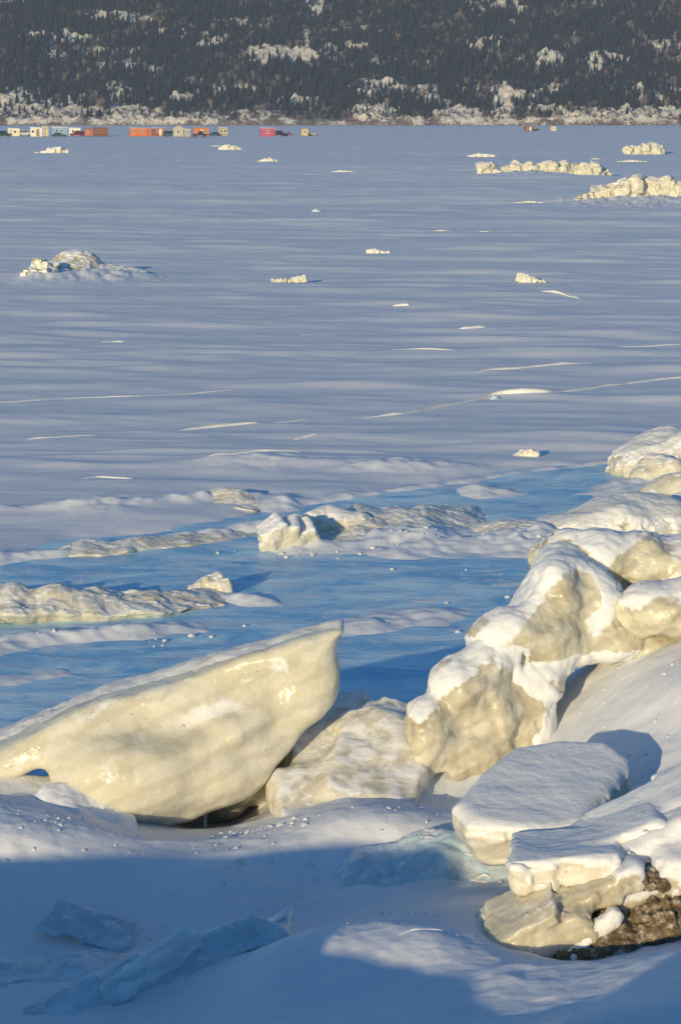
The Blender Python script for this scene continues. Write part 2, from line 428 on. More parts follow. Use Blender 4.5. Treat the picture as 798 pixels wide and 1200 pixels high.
for gx in (-6, -3.5, -1.5): pts.append(np.array([gx, 15.4, -.03]))
pts += [np.array(p) for p in ((-.2, 15.9, -.04), (.5, 15.8, -.04), (3, 15.2, .7), (4.5, 15, .8), (6, 15, .8))]
for gx in np.linspace(-6.2, 6.2, 11): pts += [np.array([gx, 7.5, .70]), np.array([gx, 6.4, .80]), np.array([gx, 4.6, .80]), np.array([gx, 1.0, 1.15]), np.array([gx, -4, 1.6])]
for gx in (-6, -4.5): pts += [np.array([gx, 10, .35]), np.array([gx, 13, .25])]
for gx in (4.5, 6.5): pts += [np.array([gx, 10, .9]), np.array([gx, 13, .9])]
CP = np.array(pts)
def tps(r2): return 0.5*r2*np.log(r2 + 1e-9)
def fit(P, lam=0.02):
    n = len(P); A = tps(((P[:, None, :2] - P[None, :, :2])**2).sum(-1)) + lam*np.eye(n)
    Q = np.c_[np.ones(n), P[:, :2]]
    K = np.block([[A, Q], [Q.T, np.zeros((3, 3))]])
    return np.linalg.solve(K, np.r_[P[:, 2], 0, 0, 0])
CW = fit(CP)
BANKX = np.array([-9, -4.5, -3.6, -2.9, -2.1, -1.85, -1.35, -1.1, -.8, -.5, -.25, .0, .4, 1.0, 9])      # crest of the shore bank
BANKZ = np.array([1.38, 1.38, 1.38, 1.40, 1.44, 1.22, 1.20, 1.17, 1.12, 1.10, 1.13, 1.34, 1.40, 1.40, 1.35])
def near_h(x, y):
    sh = np.shape(x); x = np.ravel(x); y = np.ravel(y); o = CW[-3] + CW[-2]*x + CW[-1]*y
    for i in range(len(CP)): o = o + CW[i]*tps((x - CP[i, 0])**2 + (y - CP[i, 1])**2)
    return o.reshape(sh)
# ---- edge between drifted snow and bare ice
EDGE = np.array([atz(*p)[:2] for p in ((-300,668),(0,655),(60,640),(200,625),(340,592),(430,580),(500,570),(600,556),(700,541),(798,524),(1000,500))])
def wpts(*ps): return [atz(px, py)[:2] for px, py in ps]
RIDGES = [   # polyline on the ice, half width (m), height (m)
    (wpts((-40,662),(60,650),(130,641),(200,634),(262,627),(330,617)), .24, .11),
    (wpts((215,592),(260,588),(300,590),(330,597)), .22, .09),
    (wpts((-50,604),(60,601),(150,598),(230,592)), .18, .05),
    (wpts((340,592),(430,580),(500,570),(600,556),(720,541),(798,524)), .16, .055),
    (wpts((250,688),(262,700),(300,706)), .25, .10),
    (wpts((415,735),(450,728),(510,722)), .38, .085),
    (wpts((-20,760),(60,748),(150,742),(210,735)), .30, .10),
    (wpts((-20,800),(20,795),(50,790)), .35, .09),
]
MOUNDS = [   # photo x, photo y, rx (m), ry (m), h
    (478,634,.62,.85,.16),(612,636,.50,.55,.10),(660,640,.6,.7,.12),(335,588,.16,.25,.06),
    (355,640,.3,.4,.1),(570,578,.3,.6,.09),(785,575,.6,.8,.2),(800,605,.6,.8,.25),(500,550,.5,.5,.08),(440,551,.5,.5,.07),
    (95,328,1.5,1.6,.20),(45,328,.5,1.0,.15),(150,326,1.2,1.0,.10),(620,208,3.5,4,.35),(760,238,4.5,5,.5),(300,545,.7,.6,.08),(130,597,.6,.6,.08),
]
def flat_h(x, y):
    ye = np.interp(x, EDGE[:, 0], EDGE[:, 1])
    wob = 0.35*fbm(x*0.8, y*0.5, None, 41, 3)
    m = ss(-0.3, 0.7, y - ye + wob)
    h = -0.034 + 0.067*m
    ice_n = 0.040*fbm(x*0.50 + 3, y*0.95, None, 51, 5)
    far = ss(16, 30, y)
    d1 = fbm(x*0.17 + 0.06*y, y*0.42, None, 61, 3)        # drifts, longer across the view
    d2 = fbm(x*0.40, y*1.05 + 0.1*x, None, 71, 3)
    d3 = fbm(x*0.020, y*0.055, None, 81, 3)
    drift = 0.125*d1*ss(-.4, .9, d1 + .5) + 0.010*d2 + 0.040*np.clip(1 - 2.2*np.abs(noise(x*.55 + .3*noise(x*.3, y*.4, None, 75), y*1.25, None, 73)), 0, 1)**2*ss(.0, .8, noise(x*.10, y*.16, None, 77)) + 0.30*d3*ss(30, 110, y)
    h = h + (1 - m)*ice_n + m*drift*(0.55 + 0.45*far)
    for p, w, a in RIDGES:
        lo = min(q[1] for q in p) - 4*w; hi = max(q[1] for q in p) + 4*w
        s = (y > lo) & (y < hi)
        if not s.any(): continue
        xs, ys = x[s], y[s]
        d = seg_d(xs, ys, p)/w
        h[s] += a*np.exp(-d*d*1.3)*(0.75 + 0.55*fbm(xs*2.2, ys*2.2, None, 91, 3))
    for px, py, rx, ry, a in MOUNDS:
        c = atz(px, py)
        s = (np.abs(y - c[1]) < 4*ry) & (np.abs(x - c[0]) < 4*rx)
        xs, ys = x[s], y[s]
        h[s] += a*np.exp(-((xs - c[0])/rx)**2 - ((ys - c[1])/ry)**2)*(0.9 + 0.5*fbm(xs*2.5, ys*2.0, None, 95, 3))
    return h
def ground_h(x, y):
    x = np.asarray(x, float); y = np.asarray(y, float)
    h = np.zeros(x.shape)
    nr = y < 18.2; fr = y > 15.2
    hn = np.zeros(x.shape); hf = np.zeros(x.shape)
    if nr.any():
        xn, yn = np.clip(x[nr], -6.5, 6.5), y[nr]
        hn[nr] = near_h(xn, yn) + 0.020*fbm(xn*1.1, yn*1.1, None, 23, 4)*ss(3, 8, yn) + 0.008*fbm(xn*5, yn*4, None, 29, 3) + .022*np.clip(1 - 2*np.abs(noise(xn*1.3 + .4*noise(xn, yn, None, 45), yn*2.4, None, 43)), 0, 1)**2*ss(-.2, .6, noise(xn*.6, yn*.7, None, 47)) + .0035*fbm(xn*14, yn*14, None, 49, 2)
    if fr.any(): hf[fr] = flat_h(x[fr], y[fr])
    if nr.any():
        cr = np.interp(xn, BANKX, BANKZ) + .05*fbm(xn*1.3, yn*0 + 2, None, 27, 3)
        hn[nr] = smax(hn[nr], cr - 1.1*((yn - 5.9)/1.25)**2, .12)
    k = ss(15.4, 18.0, y)
    return hn*(1 - k) + hf*k

def geom(a, b, r):
    n = int(math.log(b/a)/math.log(r)) + 1
    return np.geomspace(a, b, n)
AP = 12.0
rows = np.concatenate([np.linspace(-9, 4, 40)[:-1], np.linspace(4, 8.5, 60)[:-1], geom(8.5, 32, 1.0014)[:-1], geom(32, 220, 1.0036)[:-1], geom(220, 3300, 1.012)])
tin = np.linspace(-.155, .155, 640)
tout = np.concatenate([[.165, .18, .2, .23, .27, .33, .42, .55, .8, 1.3, 2.2, 4.0]])
cols = np.concatenate([-tout[::-1], tin, tout])
Yg, Tg = np.meshgrid(rows, cols, indexing='ij')
Xg = (Yg + AP)*Tg
Hg = ground_h(Xg.ravel(), Yg.ravel()).reshape(Xg.shape)
def grid_faces(nr, nc):
    i = np.arange(nr*nc).reshape(nr, nc)
    return np.stack([i[:-1, :-1].ravel(), i[:-1, 1:].ravel(), i[1:, 1:].ravel(), i[1:, :-1].ravel()], 1)
GF = grid_faces(*Xg.shape)
ground = link('snow_ground', mesh_np('snow_ground', np.c_[Xg.ravel(), Yg.ravel(), Hg.ravel()], GF, M['snow']))
tag(ground, 'wind drifted snow over the frozen fjord', None, None, 'structure')
# ---- bare ice sheet
ry = geom(8.0, 45, 1.004); cx = np.linspace(-.32, .32, 420)
Yi, Ti = np.meshgrid(ry, cx, indexing='ij'); Xi = (Yi + 6)*Ti
Hi = 0.016*fbm(Xi*0.5, Yi*0.9, None, 33, 4) + 0.004*fbm(Xi*3, Yi*3, None, 35, 3) - 0.10*ss(36, 44, Yi) - .4*ss(12.4, 12.9, Yi)*ss(15.3, 14.8, Yi)*ss(-1.6, -1.2, Xi)
sheet = link('ice_sheet', mesh_np('ice_sheet', np.c_[Xi.ravel(), Yi.ravel(), Hi.ravel()], grid_faces(*Xi.shape), M['sheet']))
tag(sheet, 'bare wind polished blue ice between the blocks', None, None, 'structure')

# ---- the hill across the fjord
Y0H = 1880.0
def shore_y(x): return Y0H + 14*noise(x*0.011, x*0 + 3.3, None, 5) + 0.00003*x*x
def hill_base(x, y):
    d = y - shore_y(x)
    z = np.where(d > 0, 0.40*d - 6*(1 - np.exp(-np.maximum(d, 0)/25)), 0.10*d)
    z = np.where(d > 0, z + 3.5*(1 - np.exp(-np.maximum(d, 0)/3)), z)
    big = np.clip(d, 0, 400)
    z = z + ss(5, 90, d)*(9*fbm(x*0.008, y*0.008, None, 101, 3) + 3.2*fbm(x*0.03, y*0.03, None, 103, 3))
    top = 330 + 60*noise(x*0.0012, x*0, None, 7)
    return np.minimum(z, top + 0.05*(z - top))
PATCH = [   # photo x, photo y, half width, half height (px), strength
    (70,44,34,5,.9),(120,18,28,4,.7),(150,22,40,3,.6),(170,24,30,4,.7),(65,62,40,4,.3),(140,60,25,4,.5),(150,79,30,4,.8),(155,78,14,5,.8),(20,122,26,18,.8),(60,130,40,14,.8),(95,122,25,12,.6),(135,106,12,9,.7),
    (140,134,26,10,1.),(176,134,12,9,.8),(250,50,15,13,.7),(330,66,45,9,1.),(352,74,20,7,.9),(310,58,24,5,.7),(370,10,12,10,.7),(395,32,12,8,.6),(215,118,16,7,.9),(255,107,18,6,.6),(285,104,18,4,.7),(352,121,24,6,.9),(250,70,8,5,.6),
    (360,48,12,9,.5),(385,62,10,12,.5),(438,33,14,4,.7),(416,53,12,4,.6),(430,103,12,9,.8),(452,103,16,9,.9),(440,133,28,8,1.),(500,112,12,12,.8),(540,136,26,9,.9),(515,122,14,8,.5),(570,51,18,6,.7),(590,48,16,4,.5),
    (643,71,14,10,1.),(580,8,24,14,.75),(605,15,10,14,.8),(560,10,8,12,.5),(650,30,20,10,.4),(703,67,12,7,.9),(692,80,12,6,.7),(720,68,20,4,.6),(585,107,12,5,.8),(590,120,11,26,1.),(612,116,14,7,.8),(560,106,20,5,.6),(652,100,12,6,.6),
    (730,106,28,5,.8),(765,114,18,6,.7),(790,108,14,6,.7),(690,136,40,7,.8),(760,134,40,8,.9),(640,108,30,4,.5),(785,50,20,12,.4),(720,4,20,6,.5),(300,135,30,5,.6),(240,138,30,5,.7),(20,3,30,4,.7),(460,72,16,6,.35),(510,74,10,6,.5),(600,68,10,8,.5),(660,128,30,5,.6),(275,25,16,5,.4),(480,40,20,5,.3),(200,95,12,6,.4),(120,118,8,10,.4),(195,40,24,4,.45),(300,30,14,4,.4)]
def patch_at(x, y, z):
    d = np.stack([x, y, z - CAMH], -1)
    dep = d[..., 1]*FW[1] + d[..., 2]*FW[2]
    px = PW/2 + FPX*d[..., 0]/dep; py = PH/2 - FPX*(d[..., 1]*UP[1] + d[..., 2]*UP[2])/dep
    w = np.zeros(x.shape)
    jx = 14*fbm(px*0.07, py*0.16, None, 111, 4); jy = 6*fbm(px*0.07 + 9, py*0.16, None, 113, 4)
    for a, b, rx, ry_, s in PATCH:
        q = ((px + jx - a)/(rx*1.25))**2 + ((py + jy - b)/ry_)**2
        w = np.maximum(w, s*(1 - ss(0.35, 1.5, q)))
    return w
hx = np.concatenate([np.linspace(-1900, -600, 50)[:-1], np.linspace(-600, 600, 580), np.linspace(600, 1900, 50)[1:]])
hy = np.concatenate([np.linspace(-12, 300, 210)[:-1], np.linspace(300, 1300, 60)])
HX, HD = np.meshgrid(hx, hy, indexing='xy')
HY = shore_y(HX) + HD
HZ0 = hill_base(HX, HY)
HPT = patch_at(HX, HY, HZ0)
shoreb = np.exp(-((HD - 5)/6.5)**2)
HPT = np.maximum(HPT, 0.7*shoreb*ss(-.10, .45, fbm(HX*0.045, HY*0.05, None, 121, 3)))
HPT = np.maximum(HPT, .75*ss(.55, .95, fbm(HX*.035, HD*.075, None, 119, 4))*ss(20, 50, HD))
HPT = np.maximum(HPT, ss(.35, .7, fbm(HX*0.012, HY*0.012, None, 117, 3))*0.6*((np.abs(HX) > 320) | (HD > 260)))
HZ = HZ0 + HPT*(1.0 + 7.0*np.abs(fbm(HX*0.10, HY*0.14, None, 131, 4))) + shoreb*1.5*fbm(HX*0.12, HY*0.12, None, 133, 3)
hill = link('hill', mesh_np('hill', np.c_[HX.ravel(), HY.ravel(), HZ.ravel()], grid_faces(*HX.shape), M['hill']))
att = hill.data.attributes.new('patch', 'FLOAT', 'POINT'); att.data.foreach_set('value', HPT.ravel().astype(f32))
tag(hill, 'steep snowy hillside across the fjord', None, None, 'structure')
def hill_sample(x, d):
    ix = np.clip(np.searchsorted(hx, x) - 1, 0, len(hx) - 2); iy = np.clip(np.searchsorted(hy, d) - 1, 0, len(hy) - 2)
    a = (x - hx[ix])/(hx[ix + 1] - hx[ix]); b = (d - hy[iy])/(hy[iy + 1] - hy[iy])
    def g(A): return (A[iy, ix]*(1 - a) + A[iy, ix + 1]*a)*(1 - b) + (A[iy + 1, ix]*(1 - a) + A[iy + 1, ix + 1]*a)*b
    return g(HZ), g(HPT)
# ---- forest on the hill: each tree is a trunk with ragged whorls of boughs
def conifer(seed, tiers=5, n=6):
    r = random.Random(seed); V = []; F = []
    for t in range(tiers):
        z0 = 0.10 + 0.80*t/tiers; rad = 0.20*(1 - t/(tiers + .35)); zt = min(1.0, z0 + 0.34)
        b = len(V); V.append((r.uniform(-.01, .01), r.uniform(-.01, .01), zt))
        a0 = r.uniform(0, 6.28)
        for i in range(n):
            for k in (0, 1):
                a = a0 + (i + 0.5*k)*2*math.pi/n; q = rad*(r.uniform(.75, 1.25) if k == 0 else r.uniform(.35, .6))
                V.append((q*math.cos(a), q*math.sin(a), z0 - (0.05 if k == 0 else 0.0) + r.uniform(-.02, .02)))
        for i in range(2*n): F.append((b, b + 1 + i, b + 1 + (i + 1) % (2*n)))
    return np.array(V), np.array(F)
def twiggy(seed, n=16):
    r = random.Random(seed); V = []; F = []
    for i in range(n):
        a = r.uniform(0, 6.28); q = r.uniform(.05, .33); z1 = r.uniform(.55, 1.0)
        x0, y0, z0 = .25*q*math.cos(a), .25*q*math.sin(a), r.uniform(0, .3)
        x1, y1 = q*math.cos(a), q*math.sin(a); w = .035
        b = len(V); V += [(x0 - w, y0, z0), (x0 + w, y0, z0), (x1 + w*1.5, y1, z1*.8), (x1, y1 + w, z1), (x1 - w*1.5, y1, z1*.75)]
        F += [(b, b + 1, b + 2), (b, b + 2, b + 3), (b, b + 3, b + 4)]
    return np.array(V), np.array(F)
def scatter(name, protos, X, Y, Z, S, mat, label, cat):
    Vs = []; Fs = []; off = 0; wid = 0.8 + 0.5*rng.random(len(X))
    which = rng.integers(0, len(protos), len(X)); ang = rng.random(len(X))*6.28
    for k, (V, F) in enumerate(protos):
        s = np.where(which == k)[0]
        if not len(s): continue
        c, sn = np.cos(ang[s])[:, None], np.sin(ang[s])[:, None]
        sw = (S[s]*wid[s])[:, None]
        P = np.stack([X[s][:, None] + sw*(V[:, 0]*c - V[:, 1]*sn), Y[s][:, None] + sw*(V[:, 0]*sn + V[:, 1]*c), Z[s][:, None] + S[s][:, None]*V[:, 2]], -1)
        Vs.append(P.reshape(-1, 3)); Fs.append((F[None] + (np.arange(len(s))*len(V))[:, None, None] + off).reshape(-1, 3)); off += len(s)*len(V)
    o = link(name, mesh_np(name, np.concatenate(Vs), np.concatenate(Fs), mat, smooth=False))
    return tag(o, label, cat, None, 'stuff')
N = 30000
tx = rng.uniform(-600, 600, N); td = rng.uniform(8, 300, N)
tz, tp = hill_sample(tx, td)
keep = rng.random(N) > np.clip(tp*1.0, 0, .93)
keep &= (td > 9) | (rng.random(N) < .35)
dens = fbm(tx*0.02, td*0.02, None, 141, 3)
keep &= rng.random(N) < np.clip(0.80 + 0.5*dens, .35, 1)
tx, td, tz = tx[keep], td[keep], tz[keep]
size = (7.4 + 4.6*rng.random(len(tx)) + 2*noise(tx*0.015, td*0.015, None, 151))*np.where(td < 30, .65, 1)
ty = shore_y(tx) + td
dec = rng.random(len(tx)) < np.clip(0.05 + 0.5*noise(tx*0.018 + 5, td*0.022, None, 161), .02, .5)
scatter('forest', [conifer(s) for s in range(8)], tx[~dec], ty[~dec], tz[~dec] - .3, size[~dec], M['spruce'], 'dense dark spruce forest covering the far hillside', 'forest')
scatter('bare_woods', [twiggy(s) for s in range(6)], tx[dec], ty[dec], tz[dec] - .2, size[dec]*.75, M['birch'], 'grey leafless birches scattered through the far spruce forest', 'forest')
nb = 1900
bx_ = rng.uniform(-600, 600, nb); bd = np.abs(rng.normal(0, 11, nb)) + 4
bz, bp = hill_sample(bx_, bd)
scatter('shore_brush', [twiggy(s + 20) for s in range(5)], bx_, shore_y(bx_) + bd, bz - .1, rng.uniform(1.2, 3.2, nb), M['birch'], 'brown leafless brush along the far snowy shore', 'brush')
# coarse woods to either side and above, beyond the picture's edge
N2 = 14000
sx_ = rng.uniform(-1500, 1500, N2); sd = rng.uniform(10, 700, N2)
k2 = (np.abs(sx_) > 600) | (sd > 300); sx_, sd = sx_[k2], sd[k2]
sz, _ = hill_sample(sx_, sd)
scatter('outlying_forest', [conifer(s + 50, 3, 5) for s in range(4)], sx_, shore_y(sx_) + sd, sz - .5, rng.uniform(9, 15, len(sx_)), M['spruce'], 'spruce woods higher up and to the sides of the far hillside', 'forest')
# ================================================================== BLOCKS OF ICE
def outl(ps, Y, n=3):                     # photo outline -> (x, z) outline on the upright plane at distance Y
    P = np.array([[aty(px, py, Y)[0], aty(px, py, Y)[2]] for px, py in ps])
    return smooth_poly(P, n) if n > 1 else P
def A(px, py, Y): return aty(px, py, Y)
def pxm(Y): return (Y*FW[1] + 0.6)/FPX     # metres per photo pixel there

def soft_snow(V, F, mk, thick):
    a = ss(-.14, .22, mk); N = vnormals(V, F)
    return V + (N*.6 + np.array([0, 0, .4]))*(thick*a)[:, None], a
def put_snow(o, a):
    t = o.data.attributes.new('snow', 'FLOAT', 'POINT'); t.data.foreach_set('value', a.astype(f32))
# ---- the big tilted block on the left
Y0 = 13.55; S0 = pxm(Y0)
OL = outl([(-150,935),(-110,915),(-60,896),(0,868),(60,840),(95,822),(160,803),(250,775),(330,750),(375,738),(404,733),(394,756),(396,788),(386,820),(352,860),(322,888),(300,907),(270,927),(225,946),(180,956),(140,946),(100,922),(80,896),(66,884),(48,890),(20,906),(-10,916),(-60,936),(-120,948)], Y0, 3)
cB, cT = A(165, 885, Y0), A(395, 738, Y0)
def left_block(x, y, z):
    d2 = poly2(x, z, OL)
    top = z - cB[2]
    front = (Y0 - 0.38) + 0.22*np.clip(top, 0, .35) + .02*top + 0.10*np.abs(x - cB[0])
    back = Y0 + 0.42 - 0.25*top
    d = smax(d2, front - y, 0.11); d = smax(d, y - back, 0.16)
    for (px, py, dy, rx, ry_, rz, k) in ((160,890,-.30,92,.30,58,.10),(122,868,-.14,56,.22,40,.08),(245,893,-.22,62,.26,36,.07),(272,842,-.16,40,.26,22,.05),(300,838,-.10,26,.22,28,.05),(235,858,-.22,40,.22,16,.05),(352,800,-.02,40,.20,45,.08)):
        c = A(px, py, Y0); c[1] += dy
        d = smin(d, ell(x, y, z, c, (rx*S0, ry_, rz*S0)), k)
    for (px, py, dy, rx, ry_, rz, k) in ((300,792,-.46,85,.26,24,.12),(205,832,-.52,60,.17,16,.08),(345,850,-.42,40,.22,22,.08)):
        c = A(px, py, Y0); c[1] += dy
        d = smax(d, -ell(x, y, z, c, (rx*S0, ry_, rz*S0)), k)
    return d
lo = np.array([OL[:, 0].min() - .15, Y0 - .85, OL[:, 1].min() - .12]); hi = np.array([OL[:, 0].max() + .1, Y0 + .6, OL[:, 1].max() + .1])
V, F = solid(left_block, lo, hi, 0.013, ((2.6, .016, 201), (9.0, .003, 203), (25, .0015, 205)))
blk = body('ice_block', 'huge creamy tilted ice block with a raised pointed tip, overhanging a dark hollow', 'ice block', V, F, M['ice'])
N_ = vnormals(V, F)
fold = np.min([seg_d(V[:, 0], V[:, 2], [A(px, py, Y0 - .3)[[0, 2]] for px, py in q]) for q in ([(195,850),(235,838),(275,826),(300,846)], [(290,800),(330,785)], [(95,838),(150,815),(220,795)])], 0)
put_snow(blk, .62*ss(.11, .0, fold)*np.clip(.55 + .8*fbm(V[:, 0]*5, V[:, 1]*5, V[:, 2]*7, 209, 4), 0, 1))
mk = 0.8*(N_[:, 2] - 0.84) + 0.14*fbm(V[:, 0]*4, V[:, 1]*4, V[:, 2]*4, 211, 3) + 0.30*ss(Y0 - .2, Y0 + .1, V[:, 1]) - .14
cp = cap_from(V, F, mk, .018)
add_caps(cp, M['cap'], blk)
def icicle(parent, px, py0, py1, Y, r):
    a, b = A(px, py0, Y), A(px, py1, Y); n = 10; nr = 14; V = []; F = []
    rr = random.Random(int(px))
    for i in range(nr):
        t = i/(nr - 1); q = r*(1 - t)**0.7*(1 + .18*math.sin(9*t + px)) + .0015
        for k in range(n):
            an = 2*math.pi*k/n; V.append((a[0] + q*math.cos(an), a[1] + q*math.sin(an), a[2] + (b[2] - a[2])*t))
    for i in range(nr - 1):
        for k in range(n): F.append((i*n + k, i*n + (k + 1) % n, (i + 1)*n + (k + 1) % n, (i + 1)*n + k))
    return body('icicle', None, None, np.array(V), np.array(F)[:, ::-1], M['ice'], parent=parent)
icicle(blk, 240, 930, 980, Y0 - .12, .018)
icicle(blk, 262, 920, 938, Y0 - .08, .012)
icicle(blk, 218, 942, 955, Y0 - .14, .012)

# rounded ice under the big block, in its hollow
def under(x, y, z):
    d = None
    for (px, py, Y, rx, ry_, rz) in ((262,925,13.9,34,.3,36),(215,945,14.0,60,.3,26),(300,905,14.1,34,.3,40),(335,880,14.25,30,.3,30),(130,950,14.0,70,.3,24)):
        e = ell(x, y, z, A(px, py, Y), (rx*S0, ry_, rz*S0)); d = e if d is None else smin(d, e, .05)
    return d
a_ = A(120, 980, 13.9); b_ = A(370, 840, 14.2)
V, F = solid(under, (a_[0] - .4, 13.5, -.25), (b_[0] + .1, 14.7, b_[2] + .1), .016, ((4, .02, 221), (14, .006, 223)))
body('ice_boulder', 'rounded brownish ice lump in the dark hollow beneath the tilted block', 'ice block', V, F, M['grey'])

# ---- the rugged mass on the right
Y1 = 13.75
def yc1(x): return 13.35 + 0.85*(x - A(480, 860, 13.3)[0])*0.75
LOB = [  # photo x, photo y, radius x, radius z (px), sink behind the face (m), radius y (m)
    (528,882,50,46,.10,.26),(500,852,24,34,.05,.2),(560,848,46,60,.04,.20),(606,842,44,62,.05,.2),(580,893,62,30,.10,.22),(540,803,36,30,.06,.22),(566,778,26,20,.08,.2),(622,800,42,36,.07,.22),
    (600,750,46,34,.08,.22),(636,758,44,44,.05,.2),(690,755,70,26,.06,.22),(656,705,27,40,.02,.18),(655,682,24,18,.0,.2),(695,712,36,42,.10,.24),(730,755,44,24,.12,.22),
]
S1 = pxm(14)
def face(px): return 13.32 + 0.0031*(min(max(px, 490), 900) - 490)
CORE = outl([(484,886),(480,852),(500,822),(545,788),(590,742),(632,690),(650,668),(680,664),(712,684),(735,720),(790,738),(800,765),(760,772),(700,780),(650,795),(640,830),(634,882),(600,894),(562,908),(526,930),(505,912)], 13.9, 3)
def right_mass(x, y, z):
    gx = x - A(490, 860, 13.6)[0]
    yy = 13.30 + 0.62*np.clip(gx, 0, 2) + .30*np.clip(z - .75, 0, 1)
    d = smax(smax(poly2(x, z, CORE), yy - y, .12), y - yy - .75, .2)
    for (px, py, rx, rz, sk, ry_) in LOB:
        c = A(px, py, face(px) + sk + .10)
        c[1] += .30*max(0, c[2] - .75)
        d = smin(d, ell(x, y, z, c, (rx*S1, ry_, rz*S1)), .055)
    for (px, py, rx, ry_, rz) in ((517,930,13,.24,24),(612,776,5,.10,12),(600,790,5,.08,10)):
        d = smax(d, -ell(x, y, z, A(px, py, face(px) - .02), (rx*S1, ry_, rz*S1)), .03)
    return d
lo = np.array([A(470, 900, 13.3)[0] - .1, 12.85, A(520, 945, 13.2)[2] - .15]); hi = np.array([A(900, 620, 14.9)[0], 15.6, A(720, 610, 14.7)[2] + .1])
V, F = solid(right_mass, lo, hi, 0.0135, ((2.6, .026, 231), (4.0, .030, -232), (9.0, .012, 233), (11, .008, -234), (24, .004, 235)))
N_ = vnormals(V, F)
SN = [[A(px, py, face(px))[[0, 2]] for px, py in q] for q in ([(490,836),(512,808),(548,782),(572,752),(606,722),(640,686),(668,660),(700,668)], [(555,772),(590,745),(630,705)], [(700,668),(714,690),(716,716),(698,734)], [(590,772),(604,768),(610,792),(640,786),(690,776),(760,766),(820,748)], [(668,640),(720,632),(704,650),(690,668)], [(735,694),(760,680),(800,680),(850,670)], [(632,866),(645,850),(648,820),(625,800)])]
dsn = np.min([seg_d(V[:, 0], V[:, 2], q) for q in SN], 0)
nn_ = fbm(V[:, 0]*6, V[:, 1]*6, V[:, 2]*6, 241, 4)
mk = np.maximum(0.60*ss(.105, .015, dsn) - .28, 0.75*(N_[:, 2] - .91)) + 0.16*nn_ + .16*fbm(V[:, 0]*17, V[:, 1]*17, V[:, 2]*17, 243, 4)
V, a_s = soft_snow(V, F, mk, .016)
mass = body('ice_mound', 'tall rugged mass of lumpy yellowish ice streaked with snow, rising to the right edge', 'ice mound', V, F, M['grey'])
put_snow(mass, a_s)

def lumps(name, label, cat, spec, mat, seed, group=None, k=.04, h=.013, capoff=.86, capt=.010, lines=None, amp=1.0):
    """rounded ice: photo x, photo y, distance, radii in photo pixels (x, z) and metres (y)"""
    C_ = [(A(px, py, Y), (rx*pxm(Y), ry_, rz*pxm(Y))) for px, py, Y, rx, rz, ry_ in spec]
    lo = np.min([c - np.array(r) for c, r in C_], 0) - .08; hi = np.max([c + np.array(r) for c, r in C_], 0) + .08
    def fn(x, y, z):
        d = None
        for c, r in C_:
            e = ell(x, y, z, c, r); d = e if d is None else smin(d, e, k)
        return d
    V, F = solid(fn, lo, hi, h, ((2.6, .028*amp, seed), (4.0, .036*amp, -seed - 1), (9, .012*amp, seed + 3), (11, .008*amp, -seed - 4), (24, .004, seed + 5)))
    N_ = vnormals(V, F); mk = 0.75*(N_[:, 2] - capoff) + .16*fbm(V[:, 0]*6, V[:, 1]*6, V[:, 2]*6, seed + 7, 4) + .14*fbm(V[:, 0]*17, V[:, 1]*17, V[:, 2]*17, seed + 9, 3)
    if lines is not None:
        q = [[A(px, py, Y)[[0, 2]] for px, py, Y in l] for l in lines]
        mk = np.maximum(mk, .55*ss(.12, .02, np.min([seg_d(V[:, 0], V[:, 2], l) for l in q], 0)) - .25 + .15*fbm(V[:, 0]*7, V[:, 1]*7, V[:, 2]*7, seed + 8, 3))
    V, a_s = soft_snow(V, F, mk, capt*1.3); o = body(name, label, cat, V, F, mat, group); put_snow(o, a_s)
    return o
HPB = 'lumps making up the rugged ice mass'
lumps('ice_block', 'rounded yellowish block at the top of the rugged mass, with a snow saddle', 'ice block', [(668,652,14.75,32,30,.26),(705,660,14.65,42,38,.28),(748,656,14.7,46,32,.30),(800,662,14.75,56,34,.34),(850,680,14.8,60,60,.4)], M['grey'], 501, HPB,
      lines=[[(690,632,14.5),(712,636,14.5),(700,655,14.5),(690,668,14.5)], [(712,636,14.5),(735,632,14.5)], [(770,690,14.5),(830,676,14.5)]])
lumps('ice_block', 'smooth lump overhanging the snow at the right edge, right of the snow streaked face', 'ice block', [(770,712,14.1,46,28,.26),(815,716,14.1,50,38,.28),(860,730,14.2,50,50,.3),(750,722,14.15,22,20,.2)], M['grey'], 511, HPB,
      lines=[[(738,698,14),(760,684,14),(800,682,14),(850,680,14)]])
lumps('ice_block', 'small rounded lump left of the saddle block, behind the snowy ridge', 'ice block', [(640,658,15.0,20,24,.2),(655,650,15.05,18,16,.2)], M['grey'], 521, HPB, h=.011)
lumps('ice_block', 'dark wet ice in the crevice under the overhanging lump at the right', 'ice block', [(760,752,14.25,50,24,.22),(800,755,14.3,50,24,.22)], M['grey'], 531, HPB)

